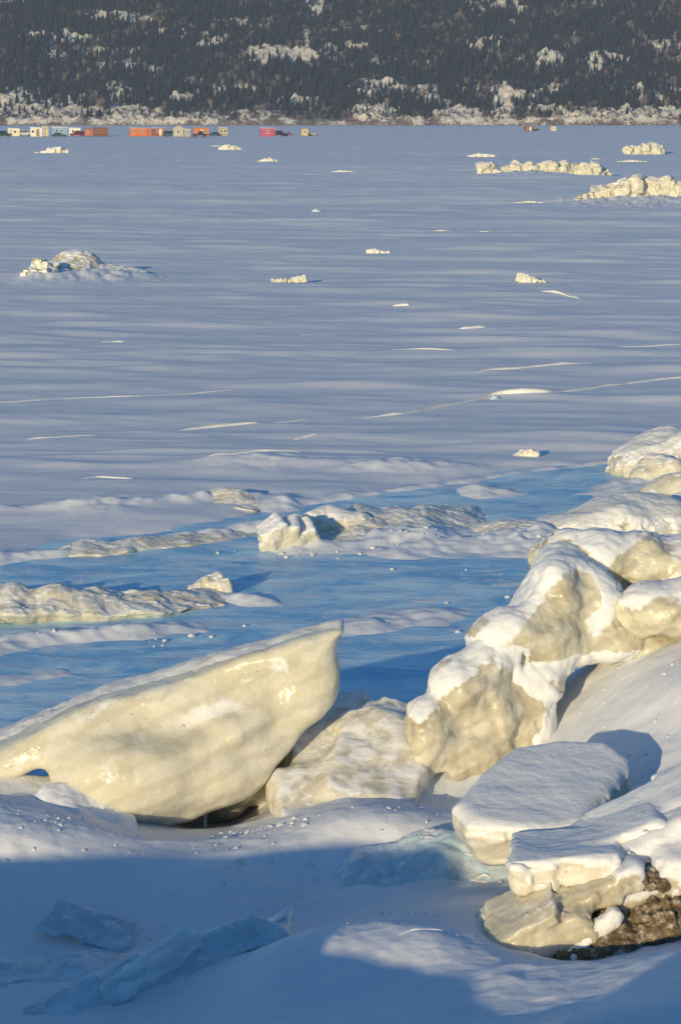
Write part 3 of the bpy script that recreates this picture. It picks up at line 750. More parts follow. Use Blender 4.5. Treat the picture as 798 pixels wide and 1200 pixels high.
# ---- low slab on a pedestal
Y2 = 11.95; S2 = pxm(Y2)
zt = 0.72
PLAN = smooth_poly([atz(px, py, zt)[:2] for px, py in ((529,938),(560,912),(600,890),(650,884),(712,884),(738,897),(728,912),(700,935),(690,952),(640,958),(590,956),(548,952))], 1)
pc = PLAN.mean(0)
def slab(x, y, z):
    k = np.clip(zt - z, 0, .5)
    d2 = poly2(x, y, PLAN)
    lowf = 0.62*np.maximum(k - .12, 0)
    d = smax(d2 + lowf, z - zt - 0.13*(y - pc[1]) + 0.02*(x - pc[0]), .08)
    d = smax(d, zt - .34 - z - 0.10*(y - pc[1]), .06)
    c = A(602, 985, Y2 - .05)
    d = smin(d, ell(x, y, z, (c[0], Y2 + .02, c[2]), (42*S2, .26, 40*S2)), .10)
    d = smin(d, ell(x, y, z, A(655, 962, Y2 + .1), (60*S2, .3, 22*S2)), .06)
    d = smin(d, ell(x, y, z, A(668, 975, Y2 + .15), (48*S2, .3, 20*S2)), .04)
    return d
V, F = solid(slab, (PLAN[:, 0].min() - .1, PLAN[:, 1].min() - .15, .0), (PLAN[:, 0].max() + .1, PLAN[:, 1].max() + .15, zt + .12), .010, ((2.5, .008, 251), (10, .016, -254), (45, .0012, 255)))
N_ = vnormals(V, F)
mk = ss(zt - .13, zt - .02, V[:, 2])*1.1 - .55 + 0.35*N_[:, 2] + 0.22*fbm(V[:, 0]*8, V[:, 1]*8, V[:, 2]*8, 257, 3) - .5*ss(A(690, 930, Y2)[0], A(720, 930, Y2)[0], V[:, 0])*(N_[:, 2] < .6)
V, a_s = soft_snow(V, F, mk - .05, .012)
sb = body('ice_slab', 'flat topped ice slab with a smooth snow lid perched on a narrow foot', 'ice slab', V, F, M['white'])
put_snow(sb, a_s)

# ---- broken heap at the lower right
Y3 = 10.35; S3 = pxm(Y3)
def planks(x, y, z, items, k=.03):
    d = None
    for c, s, r, rr in items:
        e = box(x, y, z, c, s, rot(*r), rr); d = e if d is None else smin(d, e, k)
    return d
def heap(x, y, z):
    d = planks(x, y, z, [
        (A(628, 1092, Y3 - .02), (.20, .20, .10), (6, -24, 8), .02), (A(612, 1070, Y3 - .02), (.17, .22, .035), (10, -30, -6), .012), (A(640, 1058, Y3 + .06), (.22, .2, .03), (6, -27, 4), .012), (A(650, 1082, Y3 - .10), (.20, .12, .03), (10, -32, 12), .012),
        (A(645, 1106, Y3 - .12), (.19, .10, .028), (4, -27, 6), .012), (A(690, 1035, Y3 + .12), (.22, .22, .05), (0, -22, 4), .015), (A(597, 1095, Y3 + .02), (.07, .16, .08), (0, -20, 10), .03), (A(585, 1085, Y3 + .10), (.10, .16, .05), (8, -34, 0), .02),
        (A(760, 1050, Y3 + .25), (.26, .25, .20), (10, -18, 10), .08), (A(830, 1030, Y3 + .3), (.30, .3, .26), (10, -10, 10), .08), (A(790, 1000, Y3 + .35), (.24, .22, .16), (0, -25, 0), .08)], .016)
    for (px, py, Y, rx, ry_, rz) in ((690,1070,Y3 - .3,30,.12,12),(705,1075,Y3 - .25,14,.14,10)):
        d = smax(d, -ell(x, y, z, A(px, py, Y), (rx*S3, ry_, rz*S3)), .03)
    return d
V, F = solid(heap, (A(560, 1100, Y3)[0] - .08, Y3 - .35, .2), (A(900, 1000, Y3)[0], Y3 + .8, A(790, 940, Y3)[2] + .2), .0105, ((4, .014, 261), (8, .022, -262), (16, .008, -264), (30, .003, 265)))
N_ = vnormals(V, F)
xs = A(705, 1050, Y3)[0]
mk = 0.65*(N_[:, 2] - .90) + .75*ss(xs, xs + .12, V[:, 0])*ss(A(720, 1085, Y3)[2], A(720, 1060, Y3)[2], V[:, 2]) + 0.24*fbm(V[:, 0]*7, V[:, 1]*7, V[:, 2]*7, 267, 4) + .16*fbm(V[:, 0]*19, V[:, 1]*19, V[:, 2]*19, 268, 3) - .16
V, a_s = soft_snow(V, F, mk, .03)
hp = body('ice_block', 'grooved grey brown ice block crusted with frozen dirt at the lower right', 'ice block', V, F, M['grey'])
put_snow(hp, a_s)
def dirt(x, y, z):
    d = None
    for (px, py, Y, rx, ry_, rz) in ((735,1090,Y3 - .05,50,.18,22),(700,1106,Y3 - .10,42,.16,18),(775,1075,Y3 - .02,46,.18,26),(665,1122,Y3 - .14,30,.12,14),(760,1030,Y3 - .0,26,.10,12),(830,1065,Y3,50,.2,28)):
        e = ell(x, y, z, A(px, py, Y), (rx*S3, ry_, rz*S3)); d = e if d is None else smin(d, e, .04)
    return d
V, F = solid(dirt, (A(620, 1130, Y3)[0], Y3 - .4, .2), (A(900, 1000, Y3)[0], Y3 + .3, A(790, 1000, Y3)[2]), .0105, ((7, .03, 271), (22, .024, 273), (60, .012, 275)))
body('dirt_crust', 'brown frozen dirt crust', None, V, F, M['dirt'], parent=hp)

def plank_obj(name, label, items, disp, mat, capm=None, capt=.02, h=.010, k=.03, cat='ice slab', group=None, pad=.06, capoff=.35):
    ext = [np.abs(rot(*r)) @ np.array(s) for c, s, r, rr in items]
    lo = np.min([np.array(c) - e for (c, s, r, rr), e in zip(items, ext)], 0) - pad; hi = np.max([np.array(c) + e for (c, s, r, rr), e in zip(items, ext)], 0) + pad
    V, F = solid(lambda x, y, z: planks(x, y, z, items, k), lo, hi, h, disp); a_s = None
    if capm:
        N_ = vnormals(V, F)
        mk = 0.8*(N_[:, 2] - capoff) + 0.22*fbm(V[:, 0]*7, V[:, 1]*7, V[:, 2]*7, 281, 3)
        V, a_s = soft_snow(V, F, mk, capt)
    o = body(name, label, cat, V, F, mat, group)
    if a_s is not None: put_snow(o, a_s)
    return o
D1 = ((2.5, .014, 291), (7, .026, -292), (17, .014, -294), (40, .0014, 295))
plank_obj('ice_slab', 'snow covered slab with a bright broken front edge, above the grooved dirty block', [(A(662, 1010, Y3 + .30), (.25, .30, .065), (-4, -6, -4), .03), (A(725, 985, Y3 + .5), (.22, .3, .07), (-4, -24, 0), .04)], D1, M['white'], True, .03)
plank_obj('ice_slab', 'long snowy slab sloping up to the right edge, behind the dirty block', [(A(775, 957, Y3 + .62), (.34, .26, .085), (0, -27, 6), .05), (A(850, 940, Y3 + .7), (.3, .3, .15), (0, -20, 0), .06)], D1, M['grey'], True, .025, capoff=.25)
plank_obj('snow_ledge', 'narrow white ledge leaning against the brown dirt crust', [(A(688, 1100, Y3 - .16), (.19, .05, .035), (0, -42, 10), .025), (A(655, 1128, Y3 - .18), (.12, .06, .03), (0, -24, 10), .02)], ((8, .014, 301), (24, .007, 303)), M['cap'], cat='snow ledge')

# ---- pieces round the big block and in the shaded hollow
def B(px, py, z): return atz(px, py, z)
plank_obj('ice_lump', 'small round crusty ice lump at the left edge below the big block', [(A(18, 990, 12.6), (.11, .12, .10), (0, 10, 20), .07), (A(40, 1000, 12.6), (.05, .06, .05), (0, 0, 0), .04), (A(-30, 985, 12.7), (.14, .12, .10), (0, 0, 0), .06)], ((9, .03, 311), (24, .008, 313)), M['frosty'], True, .02, cat='ice lump')
plank_obj('ice_slab', 'flat snowy slab under the arm of the big block, at the left edge', [(A(18, 945, 13.1), (.30, .25, .06), (10, 4, 10), .03)], D1, M['white'], True, .03)
plank_obj('ice_plate', 'thin pale plate standing tilted in the shaded hollow', [(B(178, 1132, .25), (.24, .016, .07), (14, -34, 12), .008)], ((6, .01, 331), (9, .03, -332), (25, .002, 333)), M['blueice'], h=.006, cat='ice plate')
plank_obj('ice_plate', 'largest flat plate lying in the shaded hollow', [(B(105, 1085, .085), (.22, .13, .016), (12, 12, -14), .012)], ((4, .014, 341), (7, .05, -342), (20, .003, 343)), M['blueice'], h=.008, cat='ice plate')

def shelf(name, label, cat, items, seed, mat, capoff=.9, h=.012, k=.14):
    o = plank_obj(name, label, items, ((1.8, .05, seed), (3.5, .02, -seed - 1), (8, .003, seed + 2)), mat, True, .012, h, k, cat, None, .12, capoff)
    return o
shelf('ice_shelf', 'warm lit translucent shelf of ice rising between the two big blocks', 'ice shelf', [(B(392,880,.32), (.28, .44, .11), (23, -7, 10), .04), (B(445,905,.28), (.26, .40, .09), (20, 6, -8), .03), (B(470,872,.36), (.15,.30,.09), (22, 10, 0), .04), (B(400,940,.17), (.40, .30, .08), (14, -2, 5), .07)], 541, M['frosty'])
plank_obj('ice_shelf', 'faceted snow shelf at the left under the arm of the tilted block', [(B(104,962,.14), (.27, .26, .06), (15, 13, 14), .05), (B(40,962,.15), (.26, .22, .06), (9, -4, 8), .05)], ((2.5, .03, 561), (7, .014, 563), (26, .003, 565)), M['snow'], h=.010, k=.10, cat='ice shelf')

# ---- blocks farther out: rubble built from many tilted chunks
def rubble(name, label, cat, px0, px1, pyb, prof, seed, mat, depth=.5, chunk=1.0, res=1.3, group=None, cap=.35, kk=.25, disp=1.0, capt=.5, z0=0.0, soft=False):
    """prof: photo y of the crest at even steps from px0 to px1; pyb the photo y of the foot"""
    r = random.Random(seed); b = atz((px0 + px1)/2, pyb, z0); Y = b[1]; s = (Y + .6)/FPX
    x0, x1 = A(px0, pyb, Y)[0], A(px1, pyb, Y)[0]; W = x1 - x0
    n = len(prof); items = []
    tops = [A(px0, p, Y)[2] for p in prof]; hm = max(tops) - z0
    tops = [max(t, z0 + .04*hm) for t in tops]
    cnt = max(n, int(W/(hm*.8*chunk)) + 1)
    for i in range(cnt*2):
        t = (i + .5)/(cnt*2); x = x0 + W*t
        top = np.interp(t*(n - 1), range(n), tops) - z0
        hw = min(max(.55*top*chunk, .05*hm)*r.uniform(.7, 1.2), W*.22)
        dy = r.uniform(-.5, .5)*depth*hm
        hgt = top*r.uniform(.86, 1.0)*(1 if i % 2 == 0 else .8)
        items.append((np.array([min(max(x, x0 + hw*.7), x1 - hw*.7), Y + depth*hm*.6 + dy, z0 + hgt*.42]), (hw, max(.35*hm*depth, hw*.8), hgt*.50), (r.uniform(-18, 18), r.uniform(-24, 24), r.uniform(-35, 35)), min(hw, hgt*.5)*.3))
    h = max(s*res, .012)
    ex = hm*.35
    lo = (x0 - ex, Y - hm*depth - ex, z0 - .1*hm); hi = (x1 + ex, Y + hm*depth*2.2 + ex, max(tops) + ex)
    while np.prod((np.array(hi) - lo)/h) > 2.6e6: h *= 1.12
    def soft_body(x, y, z):
        d = None
        for c, s_, rr, _ in items:
            e = ell(x, y, z, c - np.array([0, 0, .25*s_[2]]), (s_[0]*1.35, s_[1]*1.35, s_[2]*1.35)); d = e if d is None else smin(d, e, kk*hm)
        return d
    V, F = solid(soft_body if soft else (lambda x, y, z: planks(x, y, z, items, kk*hm*.3)), lo, hi, h, ((1.2/hm, .07*hm*disp, seed), (2.2/hm, .10*hm*disp, -seed - 1), (5.5/hm, .035*hm*disp, -seed - 3), (12/hm, .007*hm*disp, seed + 4)))
    o = body(name, label, cat, V, F, mat, group)
    if cap is not None:
        N_ = vnormals(V, F)
        mk = 0.9*(N_[:, 2] - cap - .25) + 0.3*fbm(V[:, 0]*3/hm, V[:, 1]*3/hm, V[:, 2]*3/hm, seed + 9, 3)
        cp = cap_from(V, F, mk, capt*.06*hm, .02*hm)
        add_caps(cp, M['cap'], o)
    return o
FL = 'ice heaps far out on the snow field'
rubble('pressure_ridge', 'long low ridge of jagged cream blocks far out at the right', 'ice ridge', 562, 716, 207, [190,189,200,193,186,189,194,185,188,186,190,186,192,203], 11, M['frosty'], .7, .8, .8, FL, .5, disp=1.7)
rubble('ice_heap', 'broad yellowish heap at the right edge, nearer than the long jagged ridge', 'ice heap', 682, 830, 238, [231,228,217,216,209,207,214,203,199,213,208,206,204], 13, M['frosty'], 1.0, .9, .8, FL, .5, disp=1.7)
rubble('ice_heap', 'small cream heap behind the right end of the long jagged ridge', 'ice heap', 733, 776, 181, [172,170,169,165,166,172], 15, M['frosty'], .8, .8, .8, FL, .5, disp=1.7)
lumps('ice_heap', 'lone heap on the left with a rounded brownish dome and snow tail', 'ice heap', [(90,312,63,30,18,.6),(80,318,62.6,34,12,.7),(125,320,63,30,9,.6),(150,323,63,26,7,.5),(110,326,62,50,7,.8)], M['grey'], 571, FL, k=.12, h=.035, capoff=.8, capt=.03, amp=1.2)
rubble('ice_heap', 'pointed white fin of ice at the left end of the lone domed heap', 'ice heap', 26, 62, 329, [322,312,298,310,322], 19, M['white'], .8, .6, .8, FL, .1)
rubble('ice_chunk', 'small bright double lump alone in the middle of the snow field', 'ice chunk', 430, 457, 298, [292,291,294,293], 21, M['white'], .8, .8, .7, FL, .4)
rubble('ice_chunk', 'flat bright chunk with a long thin tail on the right of the snow field', 'ice chunk', 607, 648, 331, [320,320,324,327,329,331], 23, M['white'], .9, .8, .7, FL, .4)
rubble('ice_chunk', 'pair of low grey lumps right of the domed heap', 'ice chunk', 318, 359, 331, [327,326,327,322,322], 25, M['frosty'], .9, .8, .7, FL, .2)
rubble('ice_chunk', 'low bright lump in front of the parked trucks', 'ice chunk', 40, 80, 181, [178,177,172,171,174], 27, M['white'], .8, .8, .7, FL, .4)
rubble('ice_chunk', 'low cream lump in front of the orange and beige huts', 'ice chunk', 257, 283, 176, [173,168,170,174], 29, M['white'], .8, .8, .7, FL, .4)
rubble('ice_chunk', 'low cream lump in front of the pink hut', 'ice chunk', 302, 326, 190, [188,185,184,188], 31, M['white'], .8, .8, .7, FL, .4)
rubble('ice_chunk', 'tiny dark blue chunk near the middle of the snow field', 'ice chunk', 366, 376, 250, [246,244,247], 33, M['blueice'], .8, .8, .7, FL, None)
rubble('ice_chunk', 'thin low streak of rubble left of the long jagged ridge', 'ice chunk', 548, 582, 184, [182,179,180,182], 35, M['white'], .8, .8, .7, FL, .3)
rubble('ice_chunk', 'flat pale lump between the huts and the jagged ridge', 'ice chunk', 388, 420, 203, [201,199,200,201], 37, M['white'], .8, .8, .7, FL, .3)
rubble('ice_chunk', 'tiny dark chunk on the long thin snow crack', 'ice chunk', 574, 586, 470, [466,462,466], 39, M['blueice'], .8, .8, .8, FL, None)
rubble('ice_chunk', 'small white splinter pile at the edge of the bare blue ice', 'ice chunk', 596, 632, 538, [536,530,524,528], 43, M['white'], .8, .5, .8, FL, .3)
for k_, (a, b_, py, tp_) in enumerate(((245,262,172,170),(688,706,187,185),(600,640,238,235),(560,575,272,270),(505,530,271,269),(720,760,190,187),(150,168,196,194))):
    rubble('ice_chunk', ['tiny pale lump right of the orange huts','tiny lump between the jagged ridge and the far small heap','low blue grey rubble left of the broad yellowish heap','tiny pale lump below the jagged ridge','tiny streak of crust below the jagged ridge, the left one','thin rubble streak under the far small heap','tiny pale lump below the first orange hut'][k_], 'ice chunk', a, b_, py, [py - 1, tp_, py - 1], 60 + k_, M['white'], .8, .8, .7, FL, .3)

# ---- middle distance: ledges round the bare ice
ML = 'broken ledges round the bare blue ice'
def crust(name, label, cat, spec, mat, seed, group=None, capm=True, capoff=.5, k=.05, h=.013):
    """slabs given by photo x, photo y, distance, half sizes and turns"""
    items = [(A(px, py, Y), s_, r_, .035) for px, py, Y, s_, r_ in spec]
    return plank_obj(name, label, items, ((1.8, .035, seed), (4, .035, -seed - 1), (9, .012, -seed - 3), (22, .004, seed + 4)), mat, capm, .022, h, k, cat, group, .12, capoff)
def drift_ledge(name, label, cat, ps, hts, depth, seed, mat, lip=.35, h=.013, group=None, rough=.65, capoff=.93):
    """crust pushed up along a line: its back rises from the ice to a crest, its front ends in an undercut lip"""
    P = np.array([atz(*p)[:2] for p in ps]); hm = max(hts); ZB = [p[2] if len(p) > 2 else 0 for p in ps]; zlo, zhi = min(ZB), max(ZB)
    def fn(x, y, z):
        z = z - np.interp(x, P[:, 0], ZB)
        yf = np.interp(x, P[:, 0], P[:, 1]) + .10*noise(x*2.2, x*0 + seed*.37, None, seed)*depth
        c = np.interp(x, P[:, 0], hts)*(1 + .35*noise(x*3.1, x*0 + seed*.71, None, seed + 3))
        u = (y - yf)/depth + .10*fbm(x*2.5 + y*0, y*2.5 + x*0, None, seed + 5, 3)
        top = c*(.42 + .58*ss(0, .55, u))*(1 - ss(.55, 1.05, u)) + rough*hm*(.16*fbm(x*2.6 + y*0, y*3.4 + x*0, None, seed + 7, 4))*ss(0, .2, c/hm) - .04
        bot = lip*c*(1 - ss(.0, .30, u)) - .08*ss(.1, .3, u)
        d = smax((z - top)*.75, (bot - z)*.8, .02)
        d = smax(d, -u*depth*.8, .03)
        return np.maximum(d, np.maximum(P[0, 0] - x, x - P[-1, 0]))
    lo = (P[0, 0] - .05, P[:, 1].min() - .25*depth - .1, zlo - .1); hi = (P[-1, 0] + .05, P[:, 1].max() + 1.35*depth, zhi + hm*1.7 + .05)
    while np.prod((np.array(hi) - np.array(lo))/h) > 2.8e6: h *= 1.1
    V, F = solid(fn, lo, hi, h, ((6/depth, .02*hm, seed), (14, .03*hm, seed + 1)))
    o = body(name, label, cat, V, F, mat, group)
    N_ = vnormals(V, F); mk = .9*(N_[:, 2] - capoff) + .22*fbm(V[:, 0]*5, V[:, 1]*5, V[:, 2]*5, seed + 9, 3)
    add_caps(cap_from(V, F, mk, .016, rough=.2), M['cap'], o)
    return o
drift_ledge('ice_ledge', 'long broken ledge at the left edge with a dark gap under its crusted lip', 'ice ledge', [(-70,738),(0,736),(60,734),(120,731),(180,729),(235,720),(285,712)], [.25,.28,.25,.21,.18,.11,.03], 1.15, 45, M['frosty'], .42, group=ML)
rubble('ice_ledge', 'small upturned yellow block at the right end of the left ledge', 'ice ledge', 222, 268, 698, [690,684,676,674,684], 47, M['frosty'], .9, .8, 1.2, ML, .4)
crust('ice_block', 'white crumbling block with a pointed foot in the middle of the bare ice', 'ice block',
      [(326,632,22.3,(.13,.16,.16),(10,-34,10)),(343,630,22.35,(.11,.16,.15),(16,-20,-8)),(360,630,22.4,(.10,.14,.13),(20,-26,12)),(314,640,22.2,(.08,.10,.05),(0,-20,0))], M['frosty'], 49, ML, h=.011)
rubble('ice_block', 'bright rounded block just right of the crumbling white block', 'ice block', 352, 428, 628, [618,602,596,598,602,606], 51, M['frosty'], .9, 1.0, 1.2, ML, .3, soft=True)
drift_ledge('ice_ledge', 'low crumpled crust at the far edge of the bare ice, left of centre', 'ice ledge', [(205,598),(240,597),(280,600),(330,602)], [.05,.17,.20,.06], 1.0, 53, M['frosty'], .1, group=ML)
drift_ledge('ice_ledge', 'thin tilted crust with a brown edge right of the snowy mounds', 'ice ledge', [(548,640),(590,643),(640,645),(700,648)], [.05,.16,.18,.10], 1.6, 55, M['frosty'], .05, group=ML)
drift_ledge('ice_ledge', 'raised crust ridge across the left of the bare ice', 'ice ledge', [(40,658),(90,655),(150,651),(210,643),(270,636),(330,625)], [.04,.12,.13,.10,.09,.05], .8, 57, M['frosty'], .2, group=ML)
drift_ledge('snow_mound', 'low lumpy ice mound behind the white and bright blocks', 'snow mound', [(370,640),(420,642),(480,641),(530,634),(575,622)], [.10,.20,.22,.16,.04], 2.2, 59, M['frosty'], .05, group=ML, rough=.4)
HP = 'rounded blocks heaped at the right edge'
rubble('ice_mound', 'farthest snowy crest of the heap at the right edge, beside the blue ice', 'ice mound', 735, 860, 560, [548,528,512,506,503,500,500], 61, M['frosty'], 1.2, 1.2, 1.2, HP, .2, soft=True)
rubble('ice_block', 'round yellow lump on the snow heap at the right edge', 'ice block', 748, 800, 570, [552,540,534,536,545], 63, M['ice'], .8, 1.3, 1.2, HP, .5, disp=.6, soft=True)
rubble('ice_block', 'smooth yellow boulder below the round lump at the right edge', 'ice block', 762, 840, 602, [580,562,556,556,560,570], 65, M['ice'], .8, 1.5, 1.2, HP, .6, disp=.5, soft=True)
rubble('snow_mound', 'snow covered hump just behind the top of the rugged ice mass', 'snow mound', 640, 800, 630, [622,612,604,594,588,588,592,596], 67, M['frosty'], 1.5, 1.5, 1.2, HP, -.2, capt=1.2, soft=True)

# ---- crumbs of broken ice lying about the blocks
def crumbs():
    r = np.random.default_rng(5); V = []; F = []; base = [(-1, -1, -.6), (1, -.8, -.6), (.9, 1, -.5), (-.8, .9, -.6), (-.5, -.4, .7), (.6, -.5, .5), (.4, .6, .8)]
    fc = [(0, 1, 5), (0, 5, 4), (1, 2, 6), (1, 6, 5), (2, 3, 6), (3, 4, 6), (3, 0, 4), (4, 5, 6)]
    spots = [(60,985,90,25,70),(300,1000,140,30,110),(290,965,60,8,60),(430,960,70,40,60),(560,1010,80,25,110),(700,940,60,40,110),(640,700,120,40,90),(120,748,120,8,40),(330,648,60,6,30),(480,640,100,8,40),(180,1060,160,50,60),(470,1110,120,25,60),(650,1130,90,16,80),(720,830,60,60,50)]
    for px, py, sx, sy, n in spots:
        for _ in range(n):
            p = atz(px + r.normal()*sx*.6, py + r.normal()*sy*.6, .2 if py > 840 else 0); z = max(float(ground_h(np.array([p[0]]), np.array([p[1]]))[0]), 0 if p[1] > 15 else -1)
            q = (.003 + .014*r.random()**4)*(1.6 if p[1] > 16 else 1); a = r.random()*6.28; o = len(V); st = .7 + .8*r.random()
            for x, y, zz in base:
                j = 1 + .4*(r.random() - .5); V.append((p[0] + q*j*(x*math.cos(a) - y*math.sin(a))*st, p[1] + q*j*(x*math.sin(a) + y*math.cos(a)), z + q*zz*.8 + q*.2))
            F += [tuple(o + i for i in f) for f in fc]
    o = link('ice_crumbs', mesh_np('ice_crumbs', np.array(V), np.array(F), M['cap'], smooth=False)); tag(o, 'small crumbs of broken ice scattered on the snow', None, None, 'stuff')
crumbs()
drift_ledge('ice_ledge', 'glassy blue green ledge in shade running up along the near snow mound', 'ice ledge', [(20,1215,.0),(110,1196,.02),(180,1178,.05),(240,1156,.10),(290,1128,.20),(340,1104,.32)], [.10,.16,.20,.22,.18,.01], .42, 581, M['blueice'], .25, h=.009)
drift_ledge('ice_ledge', 'low pale ledge at the bottom left corner, in shade', 'ice ledge', [(-60,1168,.02),(20,1164,.02),(90,1158,.02),(150,1152,.03)], [.07,.09,.08,.03], .6, 585, M['blueice'], .15, h=.009)
drift_ledge('ice_ledge', 'blue shaded ice bank in the trough left of the grooved dirty block', 'ice ledge', [(360,1084,.02),(420,1080,.03),(490,1074,.06),(560,1066,.10),(625,1052,.17)], [.05,.22,.30,.30,.18], .95, 591, M['blueice'], .12, h=.010)
# ---- thin bright crack ridges on the snow
def crack(label, ps, wpx, hgt, seed, group='thin snow ridges along cracks'):
    P = np.array([atz(*p)[:2] for p in ps]); dseg = np.hypot(*np.diff(P, axis=0).T); L = np.r_[0, np.cumsum(dseg)]
    n = max(12, int(L[-1]/.12)); t = np.linspace(0, L[-1], n)
    x = np.interp(t, L, P[:, 0]); y = np.interp(t, L, P[:, 1]) + .10*fbm(t*.8, t*0 + seed, None, seed, 4)
    env = np.minimum(1, np.minimum(np.arange(n), np.arange(n)[::-1])/(n*.12))
    hh = hgt*env*(.30 + 1.0*np.clip(.5 + .9*fbm(t*.9, t*0 + seed, None, seed + 1, 3), 0, 1.6)); ww = wpx*(.6 + .6*np.abs(fbm(t*1.5, t*0, None, seed + 2, 2)))*(.4 + .6*env)
    g = ground_h(x, y); ww = ww*.42; hh = hh*.46; V = []; F = []
    prof = ((-1, -.25), (-.55, .45), (-.1, 1.0), (.3, .8), (1, -.25))
    for i in range(n):
        for u, q in prof: V.append((x[i] + .3*ww[i]*u*noise(t[i]*3, 0., None, seed + 5), y[i] + ww[i]*u, g[i] + hh[i]*q - .004))
    for i in range(n - 1):
        for k in range(4): F.append((i*5 + k, i*5 + 5 + k, i*5 + 6 + k, i*5 + 1 + k))
    body('snow_ridge', label, 'snow ridge', np.array(V), np.array(F), M['cap'], group)
crack('longest crack ridge, rising right through the dark chunk', ((400,494),(470,488),(540,474),(580,467),(640,466),(705,455),(740,450)), .10, .11, 401)
crack('short crack ridge running off the right edge', ((728,452),(770,447),(830,441)), .10, .08, 403)
crack('crack ridge above the longest one, on the right', ((552,440),(600,435),(700,427)), .10, .09, 405)
crack('crack ridge at the left, above the shorter bright one', ((-30,476),(60,469),(120,468),(200,465),(292,457)), .09, .05, 407)
crack('shorter bright crack ridge left of the longest one', ((208,507),(260,502),(308,498)), .10, .08, 409)
crack('fine straight streak of crust above the middle of the field', ((455,412),(500,414),(538,415)), .09, .06, 411)
crack('short streak at the left, below the left crack ridge', ((30,517),(80,514),(120,512)), .08, .05, 413)
crack('curved streak right of centre near the bare ice', ((240,547),(300,540),(362,537)), .08, .06, 415)
crack('fine streak right of the flat bright chunk with a tail', ((630,344),(660,347),(680,351)), .12, .09, 417)
crack('fine streak below the small double lump', ((460,361),(480,361)), .14, .10, 419)
crack('short bright streak in the middle of the field', ((537,389),(570,388)), .16, .10, 421)
crack('faint streak left of the middle, above the left crack ridge', ((350,394),(372,393),(397,392)), .12, .07, 425)
crack('very short streak at the left, far above the left crack ridge', ((118,404),(132,403),(147,403)), .12, .07, 427)
crack('faint long streak near the right edge, above the crack ridges', ((718,409),(760,407),(805,405)), .10, .06, 429)
crack('faint rising streak just left of the longest crack ridge', ((318,498),(340,496),(364,493)), .09, .05, 435)
crack('short rising streak right of the shorter bright crack ridge', ((344,519),(358,517),(374,515)), .09, .05, 437)
crack('curved streak near the left of the bare ice', ((95,566),(115,562),(160,566)), .07, .05, 423)

def crust_edge(label, ps, z, wid, hgt, seed):
    P = np.array([atz(px, py, z)[:2] for px, py in ps]); L = np.r_[0, np.cumsum(np.hypot(*np.diff(P, axis=0).T))]
    n = int(L[-1]/.012); t = np.linspace(0, L[-1], n); x = np.interp(t, L, P[:, 0]); y = np.interp(t, L, P[:, 1]) + .012*fbm(t*9, t*0, None, seed, 3)
    g = ground_h(x, y); e = np.minimum(1, np.minimum(np.arange(n), np.arange(n)[::-1])/(n*.25))*(.6 + .5*np.abs(fbm(t*14, t*0, None, seed + 1, 3))); V = []; F = []
    for i in range(n):
        for u, q in ((-.5, -.6), (-.35, .9), (.1, 1.0), (3, .35), (6, -.6)): V.append((x[i], y[i] + wid*u, g[i] + hgt*e[i]*q))
    for i in range(n - 1):
        for k in range(4): F.append((i*5 + k, i*5 + 5 + k, i*5 + 6 + k, i*5 + 1 + k))
    body('snow_crust', label, 'snow crust', np.array(V), np.array(F), M['snow'])
crust_edge('bright broken crust edge on top of the near snow mound', ((462,1106),(482,1100),(510,1096),(556,1096)), .47, .012, .008, 431)

# ================================================================== FISHING HUTS AND VEHICLES
def bm_obj(name, build, mat, parent=None, loc=(0, 0, 0), rz=0, bevel=0.0):
    bm = bmesh.new(); build(bm)
    if bevel: bmesh.ops.bevel(bm, geom=bm.edges[:], offset=bevel, segments=1, affect='EDGES')
    bmesh.ops.recalc_face_normals(bm, faces=bm.faces[:])
    me = bpy.data.meshes.new(name); bm.to_mesh(me); bm.free(); me.materials.append(mat)
    o = link(name, me, loc, parent); o.rotation_euler[2] = rz; return o
def addbox(bm, x0, x1, y0, y1, z0, z1):
    v = [bm.verts.new(p) for p in ((x0,y0,z0),(x1,y0,z0),(x1,y1,z0),(x0,y1,z0),(x0,y0,z1),(x1,y0,z1),(x1,y1,z1),(x0,y1,z1))]
    for f in ((0,3,2,1),(4,5,6,7),(0,1,5,4),(1,2,6,5),(2,3,7,6),(3,0,4,7)): bm.faces.new([v[i] for i in f])
def addprism(bm, prof, y0, y1):            # profile in x, z pulled along y
    a = [bm.verts.new((x, y0, z)) for x, z in prof]; b = [bm.verts.new((x, y1, z)) for x, z in prof]; n = len(prof)
    bm.faces.new(a); bm.faces.new(b[::-1])
    for i in range(n): bm.faces.new((a[i], b[i], b[(i + 1) % n], a[(i + 1) % n]))
def addcyl(bm, c, r, l, axis='Y', n=14, r2=None):
    mt = Matrix.Translation(c)
    if axis == 'Y': mt = mt @ Matrix.Rotation(math.pi/2, 4, 'X')
    if axis == 'X': mt = mt @ Matrix.Rotation(math.pi/2, 4, 'Y')
    bmesh.ops.create_cone(bm, cap_ends=True, segments=n, radius1=r, radius2=r if r2 is None else r2, depth=l, matrix=mt)
_pm = {}
def paint(c, rough=.5):
    if c not in _pm: _pm[c] = flatmat('paint_%d' % len(_pm), c, rough, .12, 1.5)
    return _pm[c]
GLASS = flatmat('dark_glass', (.03, .035, .04), .12, .1); RUB = flatmat('rubber', (.02, .02, .022), .8); STEEL = flatmat('stove_pipe', (.22, .21, .2), .45, .2, 4, .6)
WHITEP = (.75, .73, .66); TIMBER = (.28, .19, .11)
HG = 'ice fishing huts in a row on the far ice'
